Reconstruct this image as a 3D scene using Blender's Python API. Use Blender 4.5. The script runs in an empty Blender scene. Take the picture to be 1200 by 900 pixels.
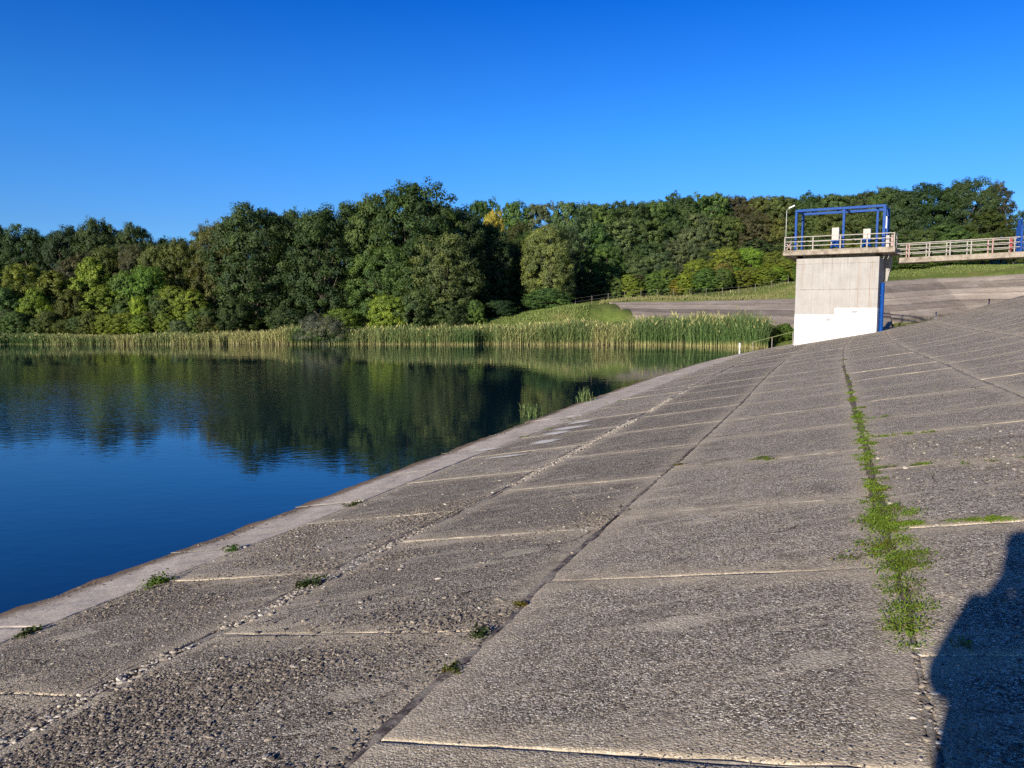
import bpy, math, random
import numpy as np
from mathutils import Vector, Matrix

rng = np.random.default_rng(7)
random.seed(7)
R = math.radians
scene = bpy.context.scene
COL = scene.collection

# ------------------------------------------------------------------ camera model
H = 3.1                                   # eye above the lake surface
TH = math.atan(88 / 906)                  # camera tilted down
F = 906.0                                 # focal length in pixels of a 1200 wide picture

def ray(px, py):
    x = (px - 600) / F; y = -(py - 450) / F
    dx = x; dy = math.cos(TH) + y * math.sin(TH); dz = -math.sin(TH) + y * math.cos(TH)
    return np.array([dx / dy, 1.0, dz / dy])

def at(px, py, t):
    return np.array([0, 0, H]) + ray(px, py) * t

def ss(a, b, x):
    s = np.clip((x - a) / (b - a), 0, 1); return s * s * (3 - 2 * s)

# ------------------------------------------------------------------ value noise
_lat = np.random.default_rng(3).random((256, 256))
def vnoise(x, y):
    x = np.asarray(x, float); y = np.asarray(y, float)
    xi = np.floor(x).astype(int); yi = np.floor(y).astype(int)
    fx = x - xi; fy = y - yi
    fx = fx * fx * (3 - 2 * fx); fy = fy * fy * (3 - 2 * fy)
    a = _lat[xi & 255, yi & 255]; b = _lat[(xi + 1) & 255, yi & 255]
    c = _lat[xi & 255, (yi + 1) & 255]; d = _lat[(xi + 1) & 255, (yi + 1) & 255]
    return (a * (1 - fx) + b * fx) * (1 - fy) + (c * (1 - fx) + d * fx) * fy
def fbm(x, y, o=3):
    s = 0; a = .5; k = 0
    for i in range(o):
        s = s + a * vnoise(x * 2 ** i + 17.3 * i, y * 2 ** i + 9.1 * i); k += a; a *= .5
    return s / k

# ------------------------------------------------------------------ the dam surface
_wl = [(0,720),(100,682),(196,651),(240,636),(344,596),(450,556),(500,539),(583,507),(667,476),(750,447),(817,426),(854,417),(892,410)]
_W = []
for p in _wl:
    r = ray(*p); t = -H / r[2]; _W.append((r[0] * t, t))
_W = np.array(_W)
_ys = np.arange(-120, 200, .5)
_xs = np.interp(_ys, _W[:, 1], _W[:, 0])
_xs = np.where(_ys < _W[0, 1], _W[0, 0] + (_ys - _W[0, 1]) * .43, _xs)
_xs = np.where(_ys > _W[-1, 1], _W[-1, 0] + (_ys - _W[-1, 1]) * .55, _xs)
_k = np.exp(-.5 * (np.arange(-8, 9) * .5 / 1.5) ** 2); _k /= _k.sum()
_xs = np.convolve(np.pad(_xs, 8, mode='reflect', reflect_type='odd'), _k, mode='valid')
def xw(y): return np.interp(y, _ys, _xs)          # where the waterline runs
CN, SN = .914, .407
_us = np.arange(-40, 80, .1)
_sl = np.where(_us < 0, .22, .187 + (.29 - .187) * ss(9.5, 12.5, _us))
_S = np.cumsum(_sl) * .1; _S -= np.interp(0, _us, _S)
_crest = _us[np.argmax(_S > 6.6)]
_S = np.where(_us < _crest, _S, np.where(_us < _crest + 6, 6.6, 6.6 - .45 * (_us - _crest - 6)))
def U(x, y): return CN * (x - xw(y))
def Vv(x, y): return SN * x + CN * y
def DZ(x, y): return np.interp(U(x, y), _us, _S)
def yv(v, u, it=14):                              # point with given v (along) and u (up the slope)
    y = np.asarray(v, float) / CN
    for _ in range(it):
        uu = u(y) if callable(u) else u
        y = (v - SN * (xw(y) + uu / CN)) / CN
    uu = u(y) if callable(u) else u
    return xw(y) + uu / CN, y
def hit(px, py):
    r = ray(px, py); t = np.arange(.8, 120, .01)
    z = H + r[2] * t - DZ(r[0] * t, t)
    t = t[np.argmax(z < 0)]
    return r * t + np.array([0, 0, H])
def project(p):
    p = np.asarray(p, float) - np.array([0, 0, H])
    f = p[..., 1] * math.cos(TH) - p[..., 2] * math.sin(TH)
    u = p[..., 1] * math.sin(TH) + p[..., 2] * math.cos(TH)
    return 600 + F * p[..., 0] / f, 450 - F * u / f, f

# ------------------------------------------------------------------ scene helpers
def np_mesh(name, verts, faces, mat, parent=None, smooth=False, attrs=None, vattrs=None, link=True):
    verts = np.asarray(verts, np.float32)
    me = bpy.data.meshes.new(name)
    if isinstance(faces, np.ndarray):
        m, k = faces.shape
        me.vertices.add(len(verts)); me.vertices.foreach_set('co', verts.ravel())
        me.loops.add(m * k); me.loops.foreach_set('vertex_index', faces.astype(np.int32).ravel())
        me.polygons.add(m)
        me.polygons.foreach_set('loop_start', (np.arange(m) * k).astype(np.int32))
        me.polygons.foreach_set('loop_total', np.full(m, k, np.int32))
    else:
        me.from_pydata([tuple(map(float, v)) for v in verts], [], [tuple(int(i) for i in f) for f in faces])
    me.update(calc_edges=True)
    for n, a in (attrs or {}).items():
        at_ = me.attributes.new(n, 'FLOAT', 'FACE'); at_.data.foreach_set('value', np.asarray(a, np.float32))
    for n, a in (vattrs or {}).items():
        at_ = me.attributes.new(n, 'FLOAT', 'POINT'); at_.data.foreach_set('value', np.asarray(a, np.float32))
    me.polygons.foreach_set('use_smooth', np.full(len(me.polygons), smooth, bool))
    if mat: me.materials.append(mat)
    o = bpy.data.objects.new(name, me)
    if link: COL.objects.link(o)
    if parent: o.parent = parent
    return o

class MB:
    """collects boxes, bars and tubes; build() links them as ONE mesh object"""
    def __init__(s): s.v = []; s.f = []
    def add(s, vs, fs):
        b = len(s.v); s.v += [tuple(v) for v in vs]; s.f += [tuple(i + b for i in f) for f in fs]; return s
    def box(s, x0, x1, y0, y1, z0, z1):
        return s.add([(x0,y0,z0),(x1,y0,z0),(x1,y1,z0),(x0,y1,z0),(x0,y0,z1),(x1,y0,z1),(x1,y1,z1),(x0,y1,z1)],
                     [(0,3,2,1),(4,5,6,7),(0,1,5,4),(1,2,6,5),(2,3,7,6),(3,0,4,7)])
    def hexa(s, pts):
        return s.add(pts, [(0,3,2,1),(4,5,6,7),(0,1,5,4),(1,2,6,5),(2,3,7,6),(3,0,4,7)])
    def bar(s, p, q, w, h=None, up=(0,0,1)):
        h = h or w; p = Vector(p); q = Vector(q); d = (q - p).normalized()
        upv = Vector(up)
        if abs(d.dot(upv)) > .95: upv = Vector((1, 0, 0))
        a = d.cross(upv).normalized() * w / 2; b = a.cross(d).normalized() * h / 2
        return s.hexa([p-a-b, p+a-b, p+a+b, p-a+b, q-a-b, q+a-b, q+a+b, q-a+b])
    def tube(s, pts, rad, n=8):
        pts = [Vector(p) for p in pts]; rad = rad if hasattr(rad, '__len__') else [rad] * len(pts)
        vs = []; fs = []
        for i, p in enumerate(pts):
            d = (pts[min(i+1, len(pts)-1)] - pts[max(i-1, 0)]).normalized()
            up = Vector((0,0,1)) if abs(d.z) < .95 else Vector((1,0,0))
            a = d.cross(up).normalized(); b = a.cross(d).normalized()
            for k in range(n):
                w = 2 * math.pi * k / n; vs.append(p + (a * math.cos(w) + b * math.sin(w)) * rad[i])
        for i in range(len(pts) - 1):
            for k in range(n):
                fs.append((i*n+k, i*n+(k+1) % n, (i+1)*n+(k+1) % n, (i+1)*n+k))
        fs.append(tuple(range(n))[::-1]); fs.append(tuple((len(pts)-1)*n + k for k in range(n)))
        return s.add(vs, fs)
    def build(s, name, mat, parent=None, bevel=0, smooth=False):
        o = np_mesh(name, np.array(s.v), s.f, mat, parent, smooth)
        me = o.data
        import bmesh
        bm = bmesh.new(); bm.from_mesh(me); bmesh.ops.recalc_face_normals(bm, faces=bm.faces); bm.to_mesh(me); bm.free()
        if bevel:
            m = o.modifiers.new('bevel', 'BEVEL'); m.width = bevel; m.segments = 2; m.limit_method = 'ANGLE'
        return o

def tag(o, label=None, cat=None, group=None, kind=None):
    if label: o['label'] = label
    if cat: o['category'] = cat
    if group: o['group'] = group
    if kind: o['kind'] = kind
    return o
def empty(name, loc, rz=0):
    o = bpy.data.objects.new(name, None); o.empty_display_size = .3
    COL.objects.link(o); o.location = loc; o.rotation_euler = (0, 0, rz); return o

# ------------------------------------------------------------------ materials
class NT:
    def __init__(s, name):
        s.m = bpy.data.materials.new(name); s.m.use_nodes = True; s.t = s.m.node_tree
        s.b = s.t.nodes['Principled BSDF']; s.out = s.t.nodes['Material Output']
    def n(s, kind, **kw):
        n = s.t.nodes.new('ShaderNode' + kind)
        for k, v in kw.items():
            if k in n.inputs: n.inputs[k].default_value = v
            else: setattr(n, k, v)
        return n
    def l(s, a, b): s.t.links.new(a, b)
    def val(s, sock, v):
        if hasattr(v, 'is_output'): s.l(v, sock)
        else: sock.default_value = v
    def mix(s, f, a, b, mode='MIX'):
        n = s.n('Mix', data_type='RGBA', blend_type=mode)
        s.val(n.inputs[0], f); s.val(n.inputs[6], a); s.val(n.inputs[7], b); return n.outputs[2]
    def math(s, op, a, b=0.0, clamp=False):
        n = s.n('Math', operation=op, use_clamp=clamp); s.val(n.inputs[0], a); s.val(n.inputs[1], b); return n.outputs[0]
    def ramp(s, f, stops, interp='LINEAR'):
        n = s.n('ValToRGB'); n.color_ramp.interpolation = interp
        e = n.color_ramp.elements
        while len(e) < len(stops): e.new(.5)
        for i, (p, c) in enumerate(stops):
            e[i].position = p; c = c if hasattr(c, '__len__') else (c, c, c)
            e[i].color = (*c, 1)
        s.l(f, n.inputs[0]); return n.outputs[0]
    def coord(s, scale=(1,1,1), rot=(0,0,0), loc=(0,0,0)):
        tc = s.n('TexCoord'); mp = s.n('Mapping'); s.l(tc.outputs['Object'], mp.inputs[0])
        mp.inputs['Scale'].default_value = scale; mp.inputs['Rotation'].default_value = rot; mp.inputs['Location'].default_value = loc
        return mp.outputs[0]
    def noise(s, v, scale, detail=3, rough=.55, dist=0):
        n = s.n('TexNoise', Scale=scale, Detail=detail, Roughness=rough, Distortion=dist); s.l(v, n.inputs['Vector']); return n.outputs['Fac']
    def vor(s, v, scale, feature='F1'):
        n = s.n('TexVoronoi', feature=feature, Scale=scale); s.l(v, n.inputs['Vector']); return n
    def attr(s, name):
        n = s.n('Attribute', attribute_name=name); return n.outputs['Fac']
    def bump(s, h, strength=.5, dist=.01, prev=None):
        n = s.n('Bump', Strength=strength, Distance=dist); s.l(h, n.inputs['Height'])
        if prev: s.l(prev, n.inputs['Normal'])
        return n.outputs[0]

def simple(name, col, rough=.6, metal=0, bump=0, scale=8, var=.25, spec=.3):
    a = NT(name); v = a.coord()
    n = a.noise(v, scale, 4)
    c = a.mix(n, tuple(c * (1 - var) for c in col) + (1,), tuple(min(1, c * (1 + var)) for c in col) + (1,))
    a.l(c, a.b.inputs['Base Color']); a.b.inputs['Roughness'].default_value = rough; a.b.inputs['Metallic'].default_value = metal
    a.b.inputs['Specular IOR Level'].default_value = spec
    if bump: a.l(a.bump(a.noise(v, scale * 6, 4), bump, .01), a.b.inputs['Normal'])
    return a.m

M = {}
ROT = math.atan2(SN, CN)      # turns world into (across the slope, along the dam)

def slab_material():
    a = NT('weathered_slab_concrete'); v = a.coord()
    vs = a.coord(rot=(0, 0, ROT), scale=(.26, 3.6, 1))                # streaks running up and down the slope
    vb = a.coord(rot=(0, 0, ROT), scale=(.9, .35, 1))
    coarse = a.attr('coarse'); dv = a.attr('dv'); du = a.attr('du'); pr = a.attr('rnd')
    big = a.noise(vb, .8, 4, .6); mid = a.noise(v, 3.2, 5, .65); fine = a.noise(v, 120, 4, .75)
    st = a.noise(vs, 1.1, 5, .7)
    base = a.ramp(mid, [(.28, (.20, .165, .128)), (.5, (.345, .288, .226)), (.72, (.50, .42, .335))])
    base = a.mix(a.math('MULTIPLY', a.ramp(big, [(.38, 0), (.66, 1)]), .55), base, (.19, .155, .125, 1))
    base = a.mix(a.math('MULTIPLY', a.ramp(st, [(.50, 0), (.66, 1)]), .55), base, (.60, .52, .425, 1))
    tone = a.n('Mix', data_type='RGBA', blend_type='MULTIPLY'); tone.inputs[0].default_value = 1
    pv = a.ramp(pr, [(0, .80), (1, 1.16)]); a.l(base, tone.inputs[6]); a.l(pv, tone.inputs[7]); base = tone.outputs[2]
    # bare aggregate
    vo = a.vor(v, 78); vo2 = a.vor(v, 165); vo3 = a.vor(v, 24)
    def cell(vn): 
        sp = a.n('SeparateColor'); a.l(vn.outputs['Color'], sp.inputs[0]); return sp.outputs[0]
    g1 = a.ramp(cell(vo), [(0, (.03, .025, .02)), (.28, (.12, .102, .086)), (.5, (.34, .295, .25)), (.78, (.64, .57, .49)), (1, (.92, .87, .80))])
    g2 = a.ramp(cell(vo2), [(0, (.02, .016, .013)), (.3, (.12, .10, .085)), (.6, (.42, .365, .31)), (1, (.92, .86, .78))])
    vo4 = a.vor(v, 105)
    agg = a.mix(a.math('GREATER_THAN', cell(vo4), .45), g2, g1)
    pit = a.math('MULTIPLY', a.math('GREATER_THAN', cell(vo2), .74), a.math('LESS_THAN', vo2.outputs['Distance'], .45))
    agg = a.mix(a.math('MULTIPLY', pit, .85), agg, (.035, .028, .023, 1))
    wear = a.ramp(a.noise(v, 1.7, 4, .6), [(.3, 0), (.7, 1)])
    amt = a.math('ADD', .52, a.math('ADD', a.math('MULTIPLY', coarse, .35), a.math('MULTIPLY', wear, .30)), True)
    col = a.mix(amt, base, agg)
    col = a.mix(.8, col, a.mix(1.0, col, a.ramp(fine, [(.36, .25), (.5, 1), (.66, 1.9)]), 'MULTIPLY'))
    col = a.mix(a.math('MULTIPLY', a.math('GREATER_THAN', coarse, .72), .45), col, a.mix(1., col, (.45, .43, .42, 1), 'MULTIPLY'))
    # a few big pale stones
    big_st = a.math('GREATER_THAN', cell(vo3), .955)
    big_st = a.math('MULTIPLY', big_st, a.math('LESS_THAN', vo3.outputs['Distance'], .42))
    col = a.mix(a.math('MULTIPLY', big_st, .75), col, (.42, .39, .36, 1))
    # lime washed out along the cross joints, soil along the long ones
    jn = a.noise(v, 9, 4, .7); jw = a.noise(vs, 2.5, 3)
    e = a.math('SUBTRACT', 1.0, a.math('DIVIDE', dv, a.math('ADD', .03, a.math('MULTIPLY', jw, .55))), True)
    e = a.math('MULTIPLY', e, a.ramp(jn, [(.25, .25), (.6, 1)]))
    col = a.mix(a.math('MULTIPLY', e, .8), col, (.56, .48, .37, 1))
    e2 = a.math('SUBTRACT', 1.0, a.math('DIVIDE', du, a.math('ADD', .03, a.math('MULTIPLY', jn, .55))), True)
    col = a.mix(a.math('MULTIPLY', e2, .65), col, (.52, .45, .365, 1))
    dark = a.math('MULTIPLY', a.ramp(a.noise(v, 2.3, 5, .7), [(.54, 0), (.68, 1)]), .45)
    col = a.mix(dark, col, (.10, .084, .072, 1))
    rp = a.ramp(a.noise(a.coord(rot=(0, 0, ROT), scale=(.45, 3.2, 1), loc=(3, 7, 0)), 1.9, 4, .7), [(.55, 0), (.64, 1)])
    col = a.mix(a.math('MULTIPLY', rp, .42), col, (.60, .53, .44, 1))
    wv = a.n('Mapping'); a.l(v, wv.inputs[0])
    dn = a.n('TexNoise', Scale=1.3, Detail=4.0); a.l(v, dn.inputs['Vector'])
    wp = a.n('VectorMath', operation='SCALE'); a.l(dn.outputs['Color'], wp.inputs[0]); wp.inputs['Scale'].default_value = .8
    ad = a.n('VectorMath', operation='ADD'); a.l(v, ad.inputs[0]); a.l(wp.outputs[0], ad.inputs[1])
    ck = a.n('TexVoronoi', feature='DISTANCE_TO_EDGE', Scale=.42); a.l(ad.outputs[0], ck.inputs['Vector'])
    crack = a.math('MULTIPLY', a.math('LESS_THAN', ck.outputs['Distance'], .0035), a.ramp(a.noise(v, .7, 3), [(.52, 0), (.60, .8)]))
    col = a.mix(crack, col, (.05, .042, .036, 1))
    bl = a.vor(a.coord(rot=(0, 0, ROT), scale=(.8, 1.5, 1)), 1.1)
    blot = a.math('MULTIPLY', a.math('LESS_THAN', a.math('ADD', bl.outputs['Distance'], a.math('MULTIPLY', a.noise(v, 7, 4, .7), .35)), .36), a.math('GREATER_THAN', cell(bl), .6))
    col = a.mix(a.math('MULTIPLY', blot, .38), col, (.62, .555, .47, 1))
    col = a.mix(1., col, (1.25, 1.22, 1.125, 1), 'MULTIPLY')
    a.l(col, a.b.inputs['Base Color']); a.b.inputs['Roughness'].default_value = .92; a.b.inputs['Specular IOR Level'].default_value = .2
    h = a.math('SUBTRACT', 1.0, vo.outputs['Distance']); h2 = a.math('SUBTRACT', 1.0, vo2.outputs['Distance'])
    hb = a.math('ADD', a.math('MULTIPLY', cell(vo), .6), h)
    b1 = a.bump(a.noise(v, 6, 3, .5), .16, .03)
    bs = a.n('Bump', Distance=.005); a.l(hb, bs.inputs['Height']); a.l(b1, bs.inputs['Normal'])
    a.l(a.math('ADD', .22, a.math('MULTIPLY', amt, .55)), bs.inputs['Strength'])
    b3 = a.bump(a.math('ADD', h2, fine), .35, .004, bs.outputs[0])
    a.l(b3, a.b.inputs['Normal'])
    return a.m

def strip_material():
    a = NT('pale_toe_concrete'); v = a.coord(); vs = a.coord(rot=(0, 0, ROT), scale=(1, .3, 1))
    c = a.ramp(a.noise(vs, 2.2, 5, .65), [(.25, (.52, .445, .37)), (.55, (.70, .61, .515)), (.8, (.80, .715, .61))])
    c = a.mix(.5, c, a.mix(1., c, a.ramp(a.noise(v, 40, 5, .7), [(.3, .5), (.5, 1), (.72, 1.5)]), 'MULTIPLY'))
    wet = a.ramp(a.math('ADD', a.attr('uu'), a.math('MULTIPLY', a.noise(v, 3, 4), .25)), [(.10, (.07, .05, .035)), (.20, (.17, .135, .105)), (.36, (1, 1, 1))])
    c = a.mix(1., c, wet, 'MULTIPLY') if False else a.mix(a.ramp(a.math('ADD', a.attr('uu'), a.math('MULTIPLY', a.noise(v, 5, 5, .7), .36)), [(.16, 1), (.36, .8), (.56, 0)]), c, (.21, .14, .085, 1))
    sp = a.ramp(a.noise(v, 11, 5, .8), [(.56, 0), (.66, .7)])
    c = a.mix(sp, c, (.20, .16, .12, 1))
    a.l(c, a.b.inputs['Base Color']); a.b.inputs['Roughness'].default_value = .9; a.b.inputs['Specular IOR Level'].default_value = .2
    a.l(a.bump(a.noise(v, 30, 5, .75), .5, .012, a.bump(a.noise(v, 5, 4), .4, .03)), a.b.inputs['Normal'])
    return a.m

def noisy(name, stops, scale, detail=5, bump=.6, bscale=40, bd=.01, rough=.92):
    a = NT(name); v = a.coord()
    c = a.ramp(a.noise(v, scale, detail, .7), stops)
    c = a.mix(.5, c, a.mix(1., c, a.ramp(a.noise(v, bscale, 4, .7), [(.3, .5), (.5, 1), (.72, 1.5)]), 'MULTIPLY'))
    a.l(c, a.b.inputs['Base Color']); a.b.inputs['Roughness'].default_value = rough; a.b.inputs['Specular IOR Level'].default_value = .2
    a.l(a.bump(a.noise(v, bscale, 5, .75), bump, bd), a.b.inputs['Normal'])
    return a.m

def leaf_material(name='leaf', trans=.33, tints=[(0, (.52, .55, .60)), (.5, (1, 1, 1)), (.85, (1.5, 1.4, 1.15)), (1, (2.0, 1.75, 1.2))]):
    a = NT(name); oi = a.n('ObjectInfo'); ti = a.attr('tint')
    v = a.coord()
    c = a.mix(1., oi.outputs['Color'], a.ramp(ti, tints), 'MULTIPLY')
    patch = a.ramp(a.noise(v, .35, 3), [(.35, (.78, .83, .95)), (.65, (1.2, 1.16, .95))])
    c = a.mix(1., c, patch, 'MULTIPLY')
    a.l(c, a.b.inputs['Base Color']); a.b.inputs['Roughness'].default_value = .55; a.b.inputs['Specular IOR Level'].default_value = .25
    tr = a.n('BsdfTranslucent'); a.l(a.mix(1., c, (1.2, 1.25, .5, 1), 'MULTIPLY'), tr.inputs[0])
    mx = a.n('MixShader'); mx.inputs[0].default_value = trans
    a.l(a.b.outputs[0], mx.inputs[1]); a.l(tr.outputs[0], mx.inputs[2]); a.l(mx.outputs[0], a.out.inputs[0])
    return a.m

def blade_material(name, low, mid, top, dry):
    a = NT(name); h = a.attr('hgt'); g = a.attr('green'); ti = a.attr('tint')
    straw = a.ramp(h, [(0, low), (.35, dry), (.8, tuple(c * 1.05 for c in dry)), (1, tuple(c * .9 for c in dry))])
    green = a.ramp(h, [(0, low), (.10, dry), (.28, mid), (1, top)])
    c = a.mix(g, straw, green)
    c = a.mix(1., c, a.ramp(ti, [(0, .55), (.5, 1), (1, 1.45)]), 'MULTIPLY')
    a.l(c, a.b.inputs['Base Color']); a.b.inputs['Roughness'].default_value = .6; a.b.inputs['Specular IOR Level'].default_value = .2
    tr = a.n('BsdfTranslucent'); a.l(c, tr.inputs[0])
    mx = a.n('MixShader'); mx.inputs[0].default_value = .2
    a.l(a.b.outputs[0], mx.inputs[1]); a.l(tr.outputs[0], mx.inputs[2]); a.l(mx.outputs[0], a.out.inputs[0])
    return a.m

M['slab'] = slab_material()
M['toe'] = strip_material()
M['bed'] = noisy('joint_soil', [(.3, (.10, .08, .06)), (.7, (.30, .245, .18))], 6)
M['bitumen'] = noisy('old_bitumen', [(.35, (.07, .056, .055)), (.45, (.15, .125, .115)), (.56, (.40, .35, .29))], 7, bscale=60)
M['mortar'] = noisy('washed_mortar', [(.3, (.18, .155, .13)), (.5, (.31, .275, .23)), (.75, (.44, .39, .33))], 5, bscale=50)
M['rubble'] = noisy('grey_rubble_mortar', [(.30, (.13, .11, .09)), (.48, (.44, .395, .335)), (.75, (.72, .67, .59))], 13, bscale=60, bump=1.0, bd=.03)
M['palepatch'] = noisy('pale_streak', [(.3, (.86, .82, .75)), (.6, (.92, .90, .85))], 6)
M['leaf'] = leaf_material()
M['weed'] = leaf_material('weed_leaf', .3, [(0, (1.0, .48, .55)), (.2, (.75, .48, .5)), (.4, (.7, .75, .7)), (.7, (1, 1, 1)), (1, (1.3, 1.2, 1))])
M['reed'] = blade_material('reed_blades', (.32, .25, .14), (.085, .155, .042), (.15, .225, .078), (.43, .40, .16))
M['drygrass'] = blade_material('dry_grass_blades', (.15, .19, .05), (.13, .21, .046), (.19, .26, .06), (.38, .33, .16))
M['bark'] = noisy('bark', [(.3, (.05, .04, .032)), (.7, (.16, .135, .11))], 5, bscale=20, bd=.03)
M['palebark'] = noisy('pale_bark', [(.3, (.14, .12, .10)), (.7, (.30, .27, .23))], 5, bscale=20, bd=.03)
M['blue'] = simple('blue_steel_paint', (.001, .055, .27), .5, var=.4, scale=5, spec=.15)
M['rail'] = simple('pale_railing_paint', (.34, .305, .27), .5, var=.4, scale=4)
M['pinkrail'] = simple('worn_pink_railing_paint', (.42, .25, .23), .55, var=.25, scale=6)
M['white'] = simple('white_paint', (.80, .80, .78), .6, var=.06)
M['box'] = simple('pale_enclosure_paint', (.46, .42, .38), .5, var=.25)
M['pole'] = simple('galvanised_pole', (.42, .41, .39), .5, .1, var=.1)
M['grey'] = simple('grey_plate', (.34, .33, .33), .6, var=.3, scale=30)
M['red'] = simple('red_paint', (.30, .03, .03), .5, var=.15)
M['yellow'] = simple('yellow_green_paint', (.36, .39, .15), .5, var=.15)
M['wood'] = simple('grey_wood', (.24, .21, .17), .8, var=.3)

def tower_concrete():
    a = NT('tower_concrete'); v = a.coord()
    sx = a.n('SeparateXYZ'); a.l(v, sx.inputs[0]); X, Zc = sx.outputs[0], sx.outputs[2]
    vst = a.coord(scale=(2.2, 2.2, .35))
    c = a.ramp(a.noise(v, 1.3, 5, .6), [(.3, (.35, .33, .305)), (.6, (.405, .385, .36)), (.8, (.45, .43, .41))])
    c = a.mix(a.math('MULTIPLY', a.ramp(a.noise(vst, 1.6, 5, .65), [(.48, 0), (.68, 1)]), .35), c, (.30, .27, .235, 1))
    # shutter board seams
    bx = a.math('PINGPONG', a.math('ADD', X, .1), .55); seam = a.math('LESS_THAN', bx, .012)
    zz = a.math('ADD', Zc, a.math('MULTIPLY', a.noise(v, .8, 3), .05))
    s2 = a.math('LESS_THAN', a.math('ABSOLUTE', a.math('SUBTRACT', zz, 4.33)), .022)
    s3 = a.math('LESS_THAN', a.math('ABSOLUTE', a.math('SUBTRACT', zz, 5.92)), .015)
    sm = a.math('MULTIPLY', a.math('MAXIMUM', a.math('MULTIPLY', seam, .6), a.math('MAXIMUM', s2, s3)), a.ramp(a.noise(v, 3, 3), [(.35, .1), (.6, .75)]))
    c = a.mix(sm, c, (.16, .13, .10, 1))
    drip = a.math('MULTIPLY', a.ramp(a.noise(a.coord(scale=(6, 6, .25)), 1.5, 4, .7), [(.52, 0), (.66, 1)]), a.math('MULTIPLY', a.math('SUBTRACT', Zc, 4.0), .24, True))
    c = a.mix(drip, c, (.17, .145, .12, 1))
    rust = a.math('MULTIPLY', a.ramp(a.noise(a.coord(scale=(3.5, 3.5, .12), loc=(4, 2, 0)), 1.3, 3, .6), [(.60, 0), (.70, .5)]), a.math('GREATER_THAN', Zc, 2.9))
    c = a.mix(rust, c, (.30, .20, .12, 1))
    # freshly whitewashed lower part, higher on the right
    edge = a.math('ADD', 2.74, a.math('MULTIPLY', a.math('GREATER_THAN', X, 2.36), .42))
    edge = a.math('ADD', edge, a.math('MULTIPLY', a.math('SUBTRACT', a.noise(v, 9, 5, .75), .5), .10))
    w = a.math('LESS_THAN', Zc, edge)
    wh = a.ramp(a.noise(v, 2.5, 5, .65), [(.3, (.66, .66, .65)), (.6, (.78, .78, .77))])
    low = a.math('MULTIPLY', a.ramp(a.noise(v, 4, 4), [(.5, 0), (.7, .5)]), a.math('LESS_THAN', Zc, 1.9))
    wh = a.mix(low, wh, (.5, .46, .4, 1))
    c = a.mix(w, c, wh)
    a.l(c, a.b.inputs['Base Color']); a.b.inputs['Roughness'].default_value = .85; a.b.inputs['Specular IOR Level'].default_value = .2
    a.l(a.bump(a.noise(v, 18, 5, .7), .25, .015), a.b.inputs['Normal'])
    return a.m
M['tower'] = tower_concrete()
M['deckc'] = noisy('deck_concrete', [(.30, (.12, .095, .075)), (.5, (.32, .27, .21)), (.75, (.46, .40, .32))], 2.2, bscale=14, bd=.015, bump=.35)
M['person'] = simple('dark_clothing', (.03, .035, .05), .85)

# ------------------------------------------------------------------ dam: slabs, joints, toe
def curve(pix, near=None, far=None):
    pts = [hit(*p) for p in pix]
    y = np.array([p[1] for p in pts]); u = np.array([float(U(p[0], p[1])) for p in pts])
    o = np.argsort(y); y, u = y[o], u[o]
    u = np.convolve(np.pad(u, 1, mode='edge'), [.25, .5, .25], mode='valid')
    return lambda yy: np.interp(yy, y, u)
J1 = lambda y: np.interp(y, [5, 11, 16, 20, 26, 40], [1.2, 1.23, 1.33, 1.6, 1.95, 2.05])
J2 = curve([(23,863),(57,840),(113,810),(150,790),(197,768),(253,742),(300,720),(337,703),(430,650),(510,615),(571,584),(629,553),(708,511),(750,489),(800,459)])
J3 = curve([(415,890),(460,845),(505,805),(555,765),(600,725),(625,692),(662,657),(700,626),(746,584),(787,547),(821,517),(846,494),(875,467)])
J4 = curve([(1085,830),(1075,760),(1060,700),(1045,640),(1030,590),(1020,555),(1015,525),(1008,500),(1002,480),(997,460),(991,437)])
J5 = curve([(1200,464),(1165,452),(1137,441),(1110,428),(1085,417),(1065,410),(1045,400)])
JS = [lambda y: y * 0 - 1.6, J1, J2, J3, J4, J5] + [(lambda k: (lambda y: y * 0 + k))(k) for k in (12.1, 14.3, 16.5, 18.7, 20.9, 23.1, 25.3, 27.6)]
VEND = 66.0
def vlist(first, step):
    known = sorted(first); out = list(known)
    x = known[0]
    while x > -16: x -= step; out.append(x)
    x = known[-1]
    while x < VEND - step: x += step * random.uniform(.95, 1.05); out.append(x)
    out.append(VEND); return sorted(out)
VL = [vlist([4.45, 7.03, 9.5], 2.5), vlist([3.2, 5.75, 8.15], 2.45), vlist([4.23, 6.72], 2.45), vlist([2.89, 5.2, 7.2, 9.6], 2.3),
      vlist([3.86, 6.1, 8.38, 10.5, 12.1], 2.2)] + [vlist([4.0 + .3 * (i % 3), 6.2 + .3 * (i % 3)], 2.3) for i in range(8)]
COARSE = [0, .75, 1.0, .42, .5, .45, .4, .4, .4, .4, .4, .4, .4]
GAPU = [.012, .06, .012, .008, .012] + [.015] * 9       # half widths at curve k+1

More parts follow.
